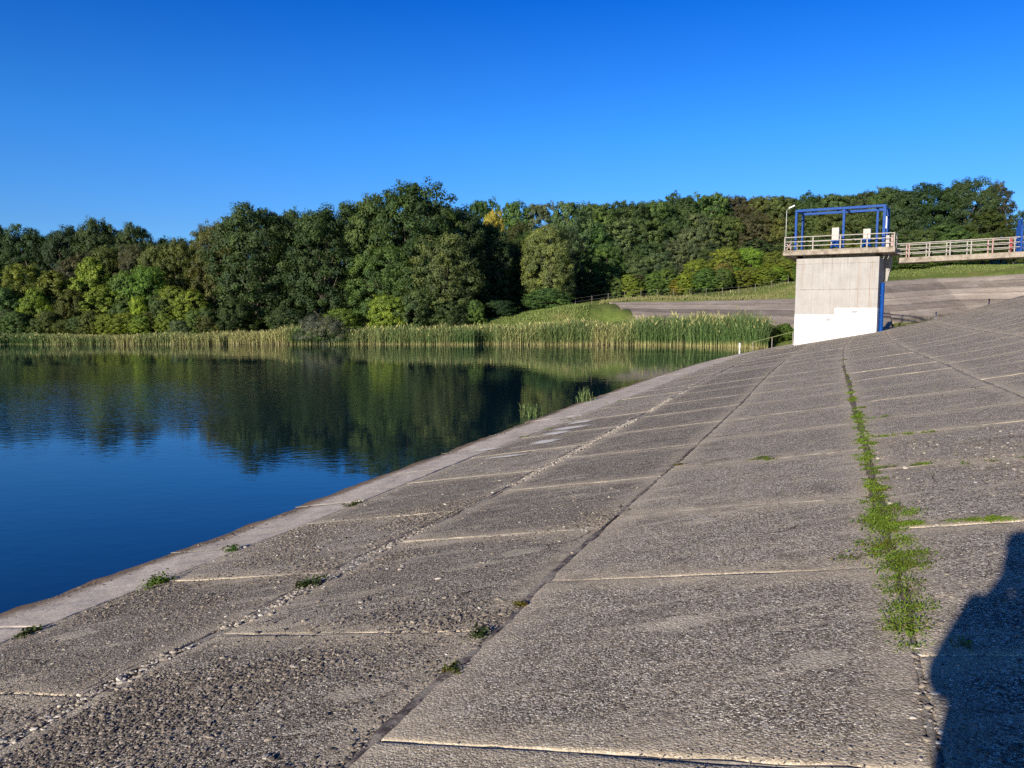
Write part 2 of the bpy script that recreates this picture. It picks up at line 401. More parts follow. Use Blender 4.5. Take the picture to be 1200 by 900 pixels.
def panel(b, v0, v1):
    ulo, uhi = JS[b], JS[b + 1]
    vm = (v0 + v1) / 2
    xm, ym = yv(vm, lambda y: .5 * (ulo(y) + uhi(y)))
    d = math.hypot(xm, ym)
    ds = min(.35, max(.045, d * .0065)); 
    if ym < 1.5: ds = .25
    wu = float(uhi(ym) - ulo(ym)); wv = v1 - v0
    def axis(w, edge):
        n = max(4, int(w / ds)); s = np.linspace(0, w, n + 1)
        s = np.concatenate([[0, edge], s[1:-1], [w - edge, w]]); return np.sort(s)
    su = axis(wu, .016); sv = axis(wv, .016)
    gu, gv = np.meshgrid(su, sv, indexing='ij')
    # joint gaps, ragged
    g0 = GAPU[b - 1] if b > 0 else 0; g1 = GAPU[b]
    rag = .026 if b in (1, 2) else .016
    def uf(y):
        lo = ulo(y); hi = uhi(y)
        return lo + gu / wu * (hi - lo)
    V0 = v0 + gv
    x, y = yv(V0, uf)
    nz = vnoise(x * 9 + b * 31, y * 9) - .35; nz2 = vnoise(x * 27, y * 27 + b * 13) - .4
    ragn = np.clip(nz, 0, 1) * rag + np.clip(nz2, 0, 1) * rag * .5
    fu = np.minimum(gu, wu - gu); fv = np.minimum(gv, wv - gv)
    shu = np.where(gu < wu / 2, (g0 + ragn), -(g1 + ragn)) * np.clip(1 - fu / .35, 0, 1)
    shv = np.where(gv < wv / 2, 1, -1) * (.004 + ragn * (.6 if vm < 8 else .3)) * np.clip(1 - fv / .35, 0, 1)
    if b == 0: shu = np.where(gu < wu / 2, 0, shu)
    x2 = x + (CN * shu + SN * shv); y2 = y + (-SN * shu + CN * shv)
    z = DZ(x2, y2)
    pr = random.random()
    tx, ty, off = random.uniform(-.003, .003), random.uniform(-.003, .003), random.uniform(-.004, .004)
    z = z + off + tx * (gu - wu / 2) + ty * (gv - wv / 2)
    if b == 0: z = z + .035 * (fbm(x * 2.2, y * 2.2, 4) - .5)
    z = z + .008 * (fbm(x * .8, y * .8, 2) - .5) + .008 * (fbm(x * 4, y * 4, 2) - .5)
    edge = (fu < .002) | (fv < .002)
    z = np.where(edge, z - .002 - .014 * np.clip(2.2 * vnoise(x * 1.3 + 5, y * 1.3) - 1.05, 0, 1), z)
    nu, nv = gu.shape
    idx = np.arange(nu * nv).reshape(nu, nv)
    fc = np.stack([idx[:-1, :-1], idx[1:, :-1], idx[1:, 1:], idx[:-1, 1:]], -1).reshape(-1, 4)
    co = np.stack([x2, y2, z], -1).reshape(-1, 3)
    at_ = dict(dv=fv.ravel(), du=fu.ravel(), uu=(ulo(y) + gu).ravel(), coarse=np.full(nu * nv, COARSE[b] * random.uniform(.8, 1.15)), rnd=np.full(nu * nv, pr))
    if d > 25: at_['coarse'] *= .8
    # skirt
    ring = np.concatenate([idx[0, :], idx[1:, -1], idx[-1, -2::-1], idx[-2:0:-1, 0]])
    n0 = len(co); sk = co[ring].copy(); sk[:, 2] -= .11
    co = np.vstack([co, sk])
    k = len(ring); r2 = n0 + np.arange(k)
    fs = np.stack([ring, np.roll(ring, -1), np.roll(r2, -1), r2], -1)
    fc = np.vstack([fc, fs])
    for key in at_: at_[key] = np.concatenate([at_[key], at_[key][ring]])
    return co, fc, at_

def collect(bands):
    Vs = []; Fs = []; A = None; n = 0
    for b in bands:
        for v0, v1 in zip(VL[b][:-1], VL[b][1:]):
            if v1 - v0 < .3: continue
            c, f, a = panel(b, v0, v1)
            Vs.append(c); Fs.append(f + n); n += len(c)
            A = {k: [x] for k, x in a.items()} if A is None else {k: A[k] + [a[k]] for k in A}
    return np.vstack(Vs), np.vstack(Fs), {k: np.concatenate(x) for k, x in A.items()}
c, f, a = collect(range(1, 13))
dam = np_mesh('dam_slope', c, f, M['slab'], vattrs=a, smooth=True); tag(dam, kind='structure')
c, f, a = collect([0])
toe = np_mesh('dam_toe_strip', c, f, M['toe'], vattrs=a, smooth=True); tag(toe, kind='structure')

# bed below the slabs, the crest and the far side of the dam
gv, gu = np.meshgrid(np.linspace(-40, VEND, 120), np.concatenate([np.linspace(-12, 28, 90), np.linspace(28.5, 60, 30)]), indexing='ij')
x, y = yv(gv, gu)
z = DZ(x, y) - np.where(gu < 27.6, .075, .0)
z = np.where(gv > VEND - .6, z - (gv - VEND + .6) * 4, z)
idx = np.arange(gv.size).reshape(gv.shape)
fc = np.stack([idx[:-1, :-1], idx[1:, :-1], idx[1:, 1:], idx[:-1, 1:]], -1).reshape(-1, 4)[:, ::-1]
bed = np_mesh('dam_bed', np.stack([x, y, z], -1).reshape(-1, 3), fc, M['bed'], smooth=True); tag(bed, kind='structure')

def filler(name, mat, paths, depth, wob=.012):
    """irregular strip of joint filling; paths = list of (x, y, halfwidth)"""
    Vs = []; Fs = []; n = 0
    for px_, py_, hw in paths:
        d = np.stack([np.gradient(px_), np.gradient(py_)], -1); d /= np.linalg.norm(d, axis=1)[:, None]
        nx, ny = -d[:, 1], d[:, 0]
        rows = []
        for k in (-1, -.5, 0, .5, 1):
            xx = px_ + nx * hw * k; yy = py_ + ny * hw * k
            zz = DZ(xx, yy) + depth + (.011 * ss(4.5, 8, yy) if wob > .015 and wob < .025 else 0) + .012 * (fbm(xx * 14, yy * 14, 2) - .5) + (wob - .012) * (fbm(xx * 1.9 + 7, yy * 1.9, 3) - .5) - ((.03 if wob < .02 else .008) if abs(k) == 1 else 0)
            rows.append(np.stack([xx, yy, zz], -1))
        g = np.stack(rows, 1); m = len(px_)
        idx = n + np.arange(m * 5).reshape(m, 5)
        Vs.append(g.reshape(-1, 3)); n += m * 5
        Fs.append(np.stack([idx[:-1, :-1], idx[1:, :-1], idx[1:, 1:], idx[:-1, 1:]], -1).reshape(-1, 4))
    o = np_mesh(name, np.vstack(Vs), np.vstack(Fs), mat, smooth=True); return tag(o, kind='structure')
def along(J, hw, y0=-6, y1=60, jit=.3, step=.06):
    ys = [y0]
    while ys[-1] < y1: ys.append(ys[-1] + max(step, abs(ys[-1]) * .008))
    y = np.array(ys); u = J(y); x = xw(y) + u / CN
    w = hw * (1 + jit * 2 * (fbm(x * 2.2, y * 2.2, 3) - .5) * 2)
    return x, y, np.maximum(w, .01)
filler('joint_bitumen', M['bitumen'], [along(J3, .032, y1=9, jit=.7), along(J3, .020, y0=9, y1=30, jit=.9), along(lambda y: J2(y) - .12, .04, y1=18, jit=.9)], .002, .03)
filler('joint_rubble', M['rubble'], [along(J2, .10, y1=14, jit=.9), along(J2, .05, y0=14, jit=.9), along(J4, .03, y0=2, y1=3.8, jit=.7), along(J1, .03)] + [along(J3, .06, y0=34)], -.004, .034)
filler('far_joint_mortar', M['mortar'], [along(J, .035, jit=.9) for J in JS[5:]] + [along(J4, .03, y0=22, jit=.8)], -.002, .026)
filler('joint_soil', M['bed'], [along(J4, .075, y0=3.7, y1=22, jit=.35)], .002)
paths = []
for b in range(0, 13):
    for v in VL[b][1:-1]:
        uu = np.linspace(0, 1, 28)
        x, y = yv(np.full(28, v), lambda yy: JS[b](yy) + (JS[b + 1](yy) - JS[b](yy)) * (.02 + .96 * uu))
        if y.mean() < -3: continue
        w = (.009 if b in (1, 2) else .015) * (.2 + 1.6 * fbm(x * 3, y * 3 + b, 3)) * (1 + .004 * y.mean())
        o_ = .012 * (fbm(x * 2, y * 2, 2) - .5)
        paths.append((x, y + o_, np.maximum(w, .008)))
filler('joint_mortar', M['mortar'], paths, -.008, .020)

# thin white patches near the water, fading towards the rim, and pale scars further up
def streaks(name, mat, spots):
    Vs = []; Fs = []
    for (px, py, L, W_) in spots:
        h = hit(px, py); n = 20; pts = []
        ang = rng.normal(0, .05)
        for i in range(n):
            a_ = 2 * math.pi * i / n; k = 1 + .35 * (rng.random() - .5)
            du, dv_ = math.cos(a_) * L / 2 * k, math.sin(a_) * W_ / 2 * k
            du, dv_ = du * math.cos(ang) - dv_ * math.sin(ang), du * math.sin(ang) + dv_ * math.cos(ang)
            x_ = h[0] + CN * du + SN * dv_; y_ = h[1] - SN * du + CN * dv_
            pts.append((x_, y_, float(DZ(x_, y_)) + .018))
        b0 = len(Vs); Vs += pts + [(h[0], h[1], float(DZ(h[0], h[1])) + .019)]
        Fs += [(b0 + i, b0 + (i + 1) % n, b0 + n) for i in range(n)]
    o = np_mesh(name, np.array(Vs), Fs, mat, smooth=True, vattrs=dict(core=(np.arange(len(Vs)) % 21 == 20) * 1.0)); return tag(o, kind='structure')
a = NT('pale_patch'); v = a.coord(); nz_ = a.noise(v, 5, 5, .7)
a.b.inputs['Base Color'].default_value = (.86, .82, .75, 1); a.b.inputs['Roughness'].default_value = .9
tr_ = a.n('BsdfTransparent'); mx_ = a.n('MixShader')
al = a.ramp(a.math('MULTIPLY', a.math('ADD', nz_, .35), a.attr('core')), [(.12, 0), (.5, .97)])
a.l(al, mx_.inputs[0]); a.l(tr_.outputs[0], mx_.inputs[1]); a.l(a.b.outputs[0], mx_.inputs[2]); a.l(mx_.outputs[0], a.out.inputs[0])
M['palepatch'] = a.m
streaks('pale_patch', M['palepatch'], [(638,518.5,.85,.8),(651,508.5,1.0,.8),(667,502.2,1.25,.75),(681,495.2,.9,.7),(568,528,1.0,.5),(592,536,1.2,.3)])

# ------------------------------------------------------------------ water
a = NT('lake_water_surface'); v = a.coord()
a.b.inputs['Base Color'].default_value = (.005, .021, .034, 1); a.b.inputs['Roughness'].default_value = .02; a.b.inputs['IOR'].default_value = 1.8; a.b.inputs['Specular Tint'].default_value = (.62, .95, 1, 1)
a.b.inputs['Specular IOR Level'].default_value = .5
wind = a.ramp(a.noise(a.coord(scale=(.022, .05, 1), loc=(.35, .1, 0)), 1.0, 3, .5, .6), [(.50, .13), (.66, .9)])
bv = a.n('VectorMath', operation='LENGTH'); a.l(a.coord(scale=(1 / 16, 1 / 15, 0), loc=(15 / 16, -31 / 15, 0)), bv.inputs[0])
gust = a.math('SUBTRACT', 1.15, a.math('ADD', bv.outputs['Value'], a.math('MULTIPLY', a.noise(v, .12, 3), .35)), True)
wind = a.math('ADD', wind, a.math('MULTIPLY', gust, 1.1))
vw = a.coord(rot=(0, 0, R(-20)), scale=(1, 1.6, 1))
h1 = a.noise(vw, 3.2, 3, .55, .3); h2 = a.noise(a.coord(rot=(0, 0, R(30)), scale=(1, 1.3, 1)), .9, 3, .5)
b1 = a.n('Bump', Distance=.02); a.l(h1, b1.inputs['Height']); a.l(a.math('MULTIPLY', wind, .5), b1.inputs['Strength'])
b2 = a.n('Bump', Strength=.10, Distance=.03); a.l(h2, b2.inputs['Height']); a.l(b1.outputs[0], b2.inputs['Normal'])
a.l(b2.outputs[0], a.b.inputs['Normal'])
M['water'] = a.m
wy = np.concatenate([np.linspace(-60, 72, 45)])
wv = []; 
for yy in wy: wv += [(-260, yy, 0), (float(xw(yy)) + 6 if yy < 55 else float(xw(55)) + 26, yy, 0)]
wf = [(2*i, 2*i+1, 2*i+3, 2*i+2) for i in range(len(wy) - 1)]
water = np_mesh('lake_water', np.array(wv), wf, M['water']); tag(water, kind='structure')

# ------------------------------------------------------------------ far terrain
def shore_t(px):
    py = np.interp(px, [-600, 0, 200, 400, 500, 700, 800, 860, 890], [404, 404, 403.5, 403.5, 404, 404.5, 405, 407, 408.5])
    return -H / np.array([ray(p, q)[2] for p, q in zip(np.atleast_1d(px), np.atleast_1d(py))])
ctl = []
def cp(px, t, z): ctl.append(((px - 600) / F * t, t, z))
def cpp(px, py, t): ctl.append(tuple(at(px, py, t)))
for px in range(-900, 901, 100):
    t = float(shore_t(px)[0]); cp(px, t - 5, -.9); cp(px, t, .02); cp(px, t + 4, .55)
for px in (-900, -600, -300, -100, 100, 300, 450): cp(px, 80, 1.2); cp(px, 100, 3); cp(px, 140, 6)
cp(560, 74, 1.4); cp(600, 85, 2.6)
cpp(640, 373, 71); cpp(690, 371, 71); cpp(700, 358, 77); cpp(660, 361, 76)
for q in [(735, 373, 71), (830, 377, 70), (930, 381, 69)]: cpp(*q)
BA_T = [(714, 355.5, 77), (820, 354, 77), (930, 351, 78), (1000, 346, 79), (1040, 341, 80)]
for q in BA_T[:3]: cpp(*q)
for q in [(720, 350, 86), (820, 345, 86), (930, 331, 92), (740, 351, 90), (860, 340, 90)]: cpp(*q)
for q in [(700, 120, 8), (850, 120, 9), (950, 130, 11), (1100, 120, 11), (600, 120, 5.5), (700, 150, 12), (850, 150, 15), (1000, 150, 16), (1200, 130, 13)]: cp(*q)
BB_T = [(950, 336, 79), (1030, 331, 80), (1095, 327, 84), (1152, 325, 81), (1200, 322, 77), (1260, 317, 72)]
def down(q, dy=9.0, dz=3.6):
    p = at(*q); return (p[0] - 1.2, p[1] - dy, p[2] - dz)
BB_B = [down(q) for q in BB_T]
for q in BB_T: cpp(*q)
ctl += BB_B
for q in [(1050, 317, 90), (1120, 311, 91), (1190, 311, 88), (1240, 309, 84)]: cpp(*q)
for px in (-900, -300, 300, 700, 1100, 1500): cp(px, 260, 17)
cp(1500, 90, 6.3); cp(1800, 80, 6)
C = np.array(ctl)
def tps(r2): return np.where(r2 > 1e-9, .5 * r2 * np.log(np.maximum(r2, 1e-9)), 0)
def solve_tps(P_, z, lam=.6):
    n = len(P_); D = ((P_[:, None, :] - P_[None]) ** 2).sum(-1)
    A = np.zeros((n + 3, n + 3)); A[:n, :n] = tps(D) + lam * np.eye(n)
    A[:n, n] = 1; A[:n, n+1:] = P_; A[n, :n] = 1; A[n+1:, :n] = P_.T
    return np.linalg.solve(A, np.concatenate([z, [0, 0, 0]]))
_w = solve_tps(C[:, :2], C[:, 2])
def TZ(x, y):
    x = np.asarray(x, float); y = np.asarray(y, float); sh = x.shape
    q = np.stack([x.ravel(), y.ravel()], -1); out = np.empty(len(q))
    for i in range(0, len(q), 20000):
        s = q[i:i+20000]; D = ((s[:, None, :] - C[None, :, :2]) ** 2).sum(-1)
        out[i:i+20000] = tps(D) @ _w[:len(C)] + _w[len(C)] + s @ _w[len(C)+1:]
    return np.clip(out, -3, 18).reshape(sh)

a = NT('meadow_ground'); v = a.coord()
c_ = a.ramp(a.noise(v, .35, 5, .65), [(.3, (.11, .16, .036)), (.5, (.165, .215, .052)), (.72, (.29, .27, .10))])
c_ = a.mix(.6, c_, a.mix(1., c_, a.ramp(a.noise(v, 4, 6, .75), [(.3, .45), (.5, 1), (.7, 1.5)]), 'MULTIPLY'))
a.l(c_, a.b.inputs['Base Color']); a.b.inputs['Roughness'].default_value = .95; a.b.inputs['Specular IOR Level'].default_value = .1
a.l(a.bump(a.noise(v, 5, 6, .75), .9, .12), a.b.inputs['Normal'])
M['meadow'] = a.m
tx = np.concatenate([np.linspace(-260, -75, 30), np.arange(-74, 75, 1.0), np.linspace(76, 240, 30)])
ty = np.concatenate([np.arange(50, 112, 1.0), np.linspace(114, 300, 40)])
gx, gy = np.meshgrid(tx, ty, indexing='ij'); gz = TZ(gx, gy)
gz = gz + .16 * (fbm(gx * .5, gy * .5, 3) - .5) * np.clip(gz - .3, 0, 1)
gz = np.where((gz > -.2) & (gy < 63) , np.minimum(gz, -.2), gz)
_st = shore_t(600 + F * (gx / gy).ravel()).reshape(gx.shape)
gz = np.where(gy < _st + 1.2, np.minimum(gz, -.06 - np.maximum(_st - gy, 0) * .15), gz)
def bilin(top, bot, nu=60, nv=16):
    tp = np.array([at(*q) for q in top]); bt = np.array([at(*q) if q[1] > 200 else q for q in bot])
    s_ = np.linspace(.035, .995, nu); k_ = np.linspace(0, 1, len(tp)); kb = np.linspace(0, 1, len(bt))
    tp = np.stack([np.interp(s_, k_, tp[:, i]) for i in range(3)], -1); bt = np.stack([np.interp(s_, kb, bt[:, i]) for i in range(3)], -1)
    w_ = np.linspace(.06, .9, nv)[None, :, None]
    return (bt[:, None] * (1 - w_) + tp[:, None] * w_).reshape(-1, 3)
BA_B = [(742, 370.5, 71.8), (830, 375, 70.4), (930, 381, 69), (1000, 384, 68), (1045, 388, 67)]
for samp in (bilin(BA_T, BA_B), bilin(BB_T, BB_B)):
    fl = np.stack([gx.ravel(), gy.ravel()], -1); zz = gz.ravel().copy()
    near = np.where((fl[:, 0] > samp[:, 0].min() - 2) & (fl[:, 0] < samp[:, 0].max() + 2) & (fl[:, 1] > samp[:, 1].min() - 2) & (fl[:, 1] < samp[:, 1].max() + 2))[0]
    d2 = ((fl[near][:, None] - samp[None, :, :2]) ** 2).sum(-1); jm = d2.argmin(1); ok = d2.min(1) < .6
    zz[near[ok]] = np.minimum(zz[near[ok]], samp[jm[ok], 2] - .55)
    gz = zz.reshape(gz.shape)
vd = Vv(gx, gy); ud = U(gx, gy)
ondam = (vd < VEND - .5) & (ud > -8)
idx = np.arange(gx.size).reshape(gx.shape)
fc = np.stack([idx[:-1, :-1], idx[1:, :-1], idx[1:, 1:], idx[:-1, 1:]], -1).reshape(-1, 4)
om = ondam.ravel()[fc].all(1)
ter = np_mesh('far_bank_ground', np.stack([gx, gy, gz], -1).reshape(-1, 3), fc[~om], M['meadow'], smooth=True); tag(ter, kind='structure')
n = 64; ang = np.linspace(0, 2 * math.pi, n, endpoint=False)
gv_ = [(0, 0, -4)] + [(math.cos(q) * 4000, math.sin(q) * 4000, -4) for q in ang]
ground = np_mesh('ground', np.array(gv_), [(0, 1 + i, 1 + (i + 1) % n) for i in range(n)], M['meadow']); tag(ground, kind='structure')

# concrete lining of the far bank: thick sheets lying on the terrain
a = NT('bank_lining_concrete'); v = a.coord()
sx = a.n('SeparateXYZ'); a.l(v, sx.inputs[0])
c_ = a.ramp(a.noise(a.coord(scale=(.15, .15, 1.2)), 1.6, 5, .7), [(.3, (.22, .19, .165)), (.55, (.35, .305, .265)), (.78, (.50, .45, .395))])
c_ = a.mix(.6, c_, a.mix(1., c_, a.ramp(a.noise(v, 7, 5, .75), [(.3, .6), (.5, 1), (.7, 1.4)]), 'MULTIPLY'))
wn = a.n('TexWhiteNoise', noise_dimensions='1D'); a.l(a.math('FLOOR', a.attr('sv')), wn.inputs['W']); c_ = a.mix(1., c_, a.ramp(wn.outputs['Value'], [(0, (.72, .70, .70)), (1, (1.25, 1.23, 1.2))]), 'MULTIPLY')
row = a.math('LESS_THAN', a.math('PINGPONG', a.attr('sv'), .5), .04)
c_ = a.mix(a.math('MULTIPLY', row, a.ramp(a.noise(v, 1.5, 3), [(.35, .15), (.6, .8)])), c_, (.10, .085, .075, 1))
colm = a.math('LESS_THAN', a.math('PINGPONG', a.attr('su'), .5), .012)
c_ = a.mix(a.math('MULTIPLY', colm, .5), c_, (.38, .34, .3, 1))
pl = a.ramp(a.noise(a.coord(scale=(.3, .3, .3)), 1.1, 4, .7), [(.58, 0), (.70, 1)])
c_ = a.mix(a.math('MULTIPLY', pl, .6), c_, (.46, .42, .38, 1))
a.l(c_, a.b.inputs['Base Color']); a.b.inputs['Roughness'].default_value = .9; a.b.inputs['Specular IOR Level'].default_value = .15
a.l(a.bump(a.noise(v, 6, 5, .7), .5, .05), a.b.inputs['Normal'])
M['bank'] = a.m
def lining(name, top, bot, nu, nv, rows, cols, thick=.16):
    tp = np.array([at(*q) for q in top]); bt = np.array([at(*q) if q[1] > 200 else q for q in bot])
    s = np.linspace(0, 1, nu)
    def res(P_): 
        k = np.linspace(0, 1, len(P_)); return np.stack([np.interp(s, k, P_[:, i]) for i in range(3)], -1)
    tp, bt = res(tp), res(bt); w = np.linspace(0, 1, nv)
    g = bt[:, None] * (1 - w)[None, :, None] + tp[:, None] * w[None, :, None]
    g[..., 2] += .10
    g[..., 2] += .05 * (fbm(g[..., 0] * .4, g[..., 1] * .4, 2) - .5)
    g[..., 2] += .05 * (np.floor(w * rows) % 2)[None]      # courses sit slightly proud of each other
    idx = np.arange(nu * nv).reshape(nu, nv)
    fc = np.stack([idx[:-1, :-1], idx[1:, :-1], idx[1:, 1:], idx[:-1, 1:]], -1).reshape(-1, 4)
    co = g.reshape(-1, 3); ring = np.concatenate([idx[0, :], idx[1:, -1], idx[-1, -2::-1], idx[-2:0:-1, 0]])
    sk = co[ring].copy(); sk[:, 2] -= .8; n0 = len(co); k = len(ring); r2 = n0 + np.arange(k)
    fs = np.stack([ring, np.roll(ring, -1), np.roll(r2, -1), r2], -1)
    su = np.repeat(s * cols, nv); sv = np.tile(w * rows, nu)
    o = np_mesh(name, np.vstack([co, sk]), np.vstack([fc, fs]), M['bank'], smooth=False,
                vattrs=dict(su=np.concatenate([su, su[ring]]), sv=np.concatenate([sv, sv[ring]])))
    return tag(o, kind='structure')
lining('far_bank_lining', BA_T, [(742, 370.5, 71.8), (830, 375, 70.4), (930, 381, 69), (1000, 384, 68), (1045, 388, 67)], 90, 13, 4, 22)
lining('side_bank_lining', BB_T, BB_B, 80, 25, 6, 18)

# ------------------------------------------------------------------ trees
def leaf_cloud(cen, dirs, rc, n_per, size, r, flat=.75, jitter=.75):
    m = len(cen); N = m * n_per
    ci = np.repeat(np.arange(m), n_per)
    off = r.normal(size=(N, 3)); off /= np.linalg.norm(off, axis=1)[:, None]
    off *= (r.random(N) ** .45)[:, None]
    pos = cen[ci] + off * rc[ci][:, None] * np.array([1, 1, flat])
    nrm = dirs[ci] * .65 + off * .9 + r.normal(size=(N, 3)) * jitter * .38
    nrm /= np.linalg.norm(nrm, axis=1)[:, None]
    t = np.cross(nrm, r.normal(size=(N, 3))); t /= np.linalg.norm(t, axis=1)[:, None] + 1e-9
    b = np.cross(nrm, t); s = (size * (.6 + .8 * r.random(N)))[:, None]
    v = np.stack([pos - t * s, pos + b * s * .6 + nrm * s * .12, pos + t * s, pos - b * s * .6 + nrm * s * .12], 1).reshape(-1, 3)
    f = np.arange(N * 4).reshape(N, 4)
    cr = r.random(m)
    tint = np.clip(.45 * cr[ci] + .55 * r.random(N), 0, 1)
    return v, f, tint

def make_tree(kind, seed):
    r = np.random.default_rng(seed)
    P = dict(oak=(10, 14, 19, .04, 30, 54, .19, .62), round=(8, 11, 14, .08, 26, 50, .18, .55), shrub=(5, 5, 11, .02, 22, 50, .13, .5),
             sapling=(4, 7, 11, .04, 20, 46, .14, .42), hill=(9, 13, 15, .22, 26, 46, .23, .6), sparse=(6, 13, 14, .2, 9, 26, .16, .4),
             willow=(6, 3, 8, .02, 24, 44, .10, .5))[kind]
    w, h, nl, zb, npl, nleaf, ls, rl = P; npl = int(npl * 1.25)
    lob = []
    for i in range(nl):
        fz = (i + .5) / nl
        zc = h * (zb + (1 - zb) * (.12 + .72 * fz))
        prof = {'oak': math.sin(math.pi * (.24 + fz * .60)) ** .5, 'round': math.sin(math.pi * (.2 + .66 * fz)) ** .6, 'shrub': math.sin(math.pi * (.3 + .62 * fz)) ** .7,
                'sapling': math.sin(math.pi * (.2 + .74 * fz)) ** .9, 'hill': math.sin(math.pi * (.2 + .62 * fz)) ** .5, 'sparse': 1.05 - fz, 'willow': math.sin(math.pi * (.35 + .55 * fz)) ** .7}[kind]
        a_ = i * 2.4 + r.normal() * .35
        rad = w / 2 * prof * (.42 + .22 * r.random())
        lr = w * .5 * (.38 + .20 * r.random()) * (.62 + .5 * prof)
        lob.append((np.array([math.cos(a_) * rad, math.sin(a_) * rad, zc]), np.array([lr, lr, lr * (.68 + .2 * r.random()) * h / w / 1.15 if kind not in ('shrub', 'willow') else lr * .75])))
    # core lobe so nothing shows straight through
    if kind != 'sparse': lob.append((np.array([0, 0, h * (zb + (1 - zb) * .52)]), np.array([w * .33, w * .33, h * (1 - zb) * .43])))
    cen = []; dr = []
    for i, (c, rad) in enumerate(lob):
        k = npl * (5 if i == nl else 1)
        ii = np.arange(k) + .5; ph = np.arccos(1 - 2 * ii / k); thh = math.pi * (1 + 5 ** .5) * ii + r.random() * 6
        d = np.stack([np.cos(thh) * np.sin(ph), np.sin(thh) * np.sin(ph), np.cos(ph)], -1)
        d += r.normal(size=d.shape) * .18; d /= np.linalg.norm(d, axis=1)[:, None]
        p = c + d * rad * (.82 + .3 * r.random((k, 1)))
        for q, dd in zip(p, d):
            ins = False
            for j, (c2, r2) in enumerate(lob):
                if j != i and (((q - c2) / (r2 * .78)) ** 2).sum() < 1: ins = True; break
            if ins and r.random() < .88: continue
            if q[2] < .02 * h: continue
            cen.append(q); dr.append(dd)
    cen = np.array(cen); dr = np.array(dr)
    rc = (w * .075 + .12) * (.65 + .75 * r.random(len(cen)))
    rc = rc * .86
    v, f, tint = leaf_cloud(cen, dr, rc, int(nleaf * 1.9), ls * .66, r)
    # stray twigs standing out of the outline
    m = max(10, len(cen) // (4 if kind in ('sapling', 'round', 'shrub') else 8)); sel = r.choice(len(cen), m)
    v2, f2, t2 = leaf_cloud(cen[sel] + dr[sel] * rc[sel][:, None] * .85, dr[sel], rc[sel] * .6, 22, ls * .62, r)
    f2 = f2 + len(v)
    crown = (np.vstack([v, v2]), np.vstack([f, f2]), np.concatenate([tint, t2]))
    tr = MB()
    tr_r = {'oak': .32, 'round': .2, 'shrub': .07, 'sapling': .09, 'hill': .2, 'sparse': .14, 'willow': .08}[kind]
    pts = [(r.normal() * .02 * w * k, r.normal() * .02 * w * k, -.6 + (h * .8 + .6) * k / 5) for k in range(6)]
    tr.tube(pts, [tr_r * (1.25 - .2 * k) for k in range(6)], 7)
    for c, rad in lob[:nl]:
        z0 = max(.1 * h, c[2] * .55); k = min(4, int(5 * (z0 + .6) / (h * .8 + .6)))
        b0 = Vector(pts[k]); mid = b0.lerp(Vector(c), .5) + Vector((0, 0, .06 * h * r.random()))
        tr.tube([b0, mid, Vector(c)], [tr_r * .5, tr_r * .32, tr_r * .12], 5)
    return (w, h), crown, tr

PROTO = {}
def proto(kind, k):
    key = (kind, k)
    if key not in PROTO:
        (w, h), (v, f, tint), tr = make_tree(kind, hash(kind) % 1 + {'oak': 100, 'round': 200, 'shrub': 300, 'sapling': 400, 'hill': 500, 'sparse': 600, 'willow': 700}[kind] + k)
        co = np_mesh('crown', v, f, M['leaf'], attrs=dict(tint=tint), link=False)
        to = np_mesh('trunk', np.array(tr.v), tr.f, M['palebark'] if kind in ('hill', 'sparse') else M['bark'], smooth=True, link=False)
        PROTO[key] = (w, h, co, to)
    return PROTO[key]
NPROTO = dict(oak=5, round=4, shrub=4, sapling=4, hill=5, sparse=1, willow=2)
NAMES = dict(oak='oak_tree', round='broadleaf_tree', shrub='leafy_shrub', sapling='young_tree', hill='forest_tree', sparse='larch_tree', willow='willow_bush')
CATS = dict(oak='tree', round='tree', shrub='shrub', sapling='tree', hill='tree', sparse='tree', willow='bush')
tcount = 0
def tree(kind, px, top, t, wpx, col, label, group=None, sink=0):
    global tcount
    k = tcount % NPROTO[kind]; tcount += 1
    w, h, co, to = proto(kind, k)
    x = (px - 600) / F * t * 1.0
    z = float(TZ(np.array(x), np.array(t))) - sink
    zt = at(px, top, t)[2]; hh = max(1.2, zt - z); ww = wpx * t / F
    root = empty(NAMES[kind], (x, t, z), random.uniform(0, 6.28))
    root.scale = (ww / w, ww / w, hh / h)
    tag(root, label, CATS[kind], group)
    for src in (to, co):
        c = src.copy(); COL.objects.link(c); c.parent = root
        if src is co:
            j = [1 + random.uniform(-.1, .1) for _ in range(3)]
            c.color = (col[0] * j[0], col[1] * j[1], col[2] * j[2], 1)
    return root
DG = (.064, .108, .038); MG = (.098, .160, .050); OL = (.118, .142, .044); YG = (.205, .275, .042); GD = (.42, .36, .08)
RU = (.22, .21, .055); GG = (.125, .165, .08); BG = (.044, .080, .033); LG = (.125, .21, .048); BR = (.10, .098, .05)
G_L = 'dark trees behind the left shore'; G_S = 'yellow green trees along the left shore'; G_O = 'big oaks on the far shore'
G_H = 'trees of the wood on the hill'; G_R = 'young trees above the grass bank'; G_B = 'trees behind the footbridge'
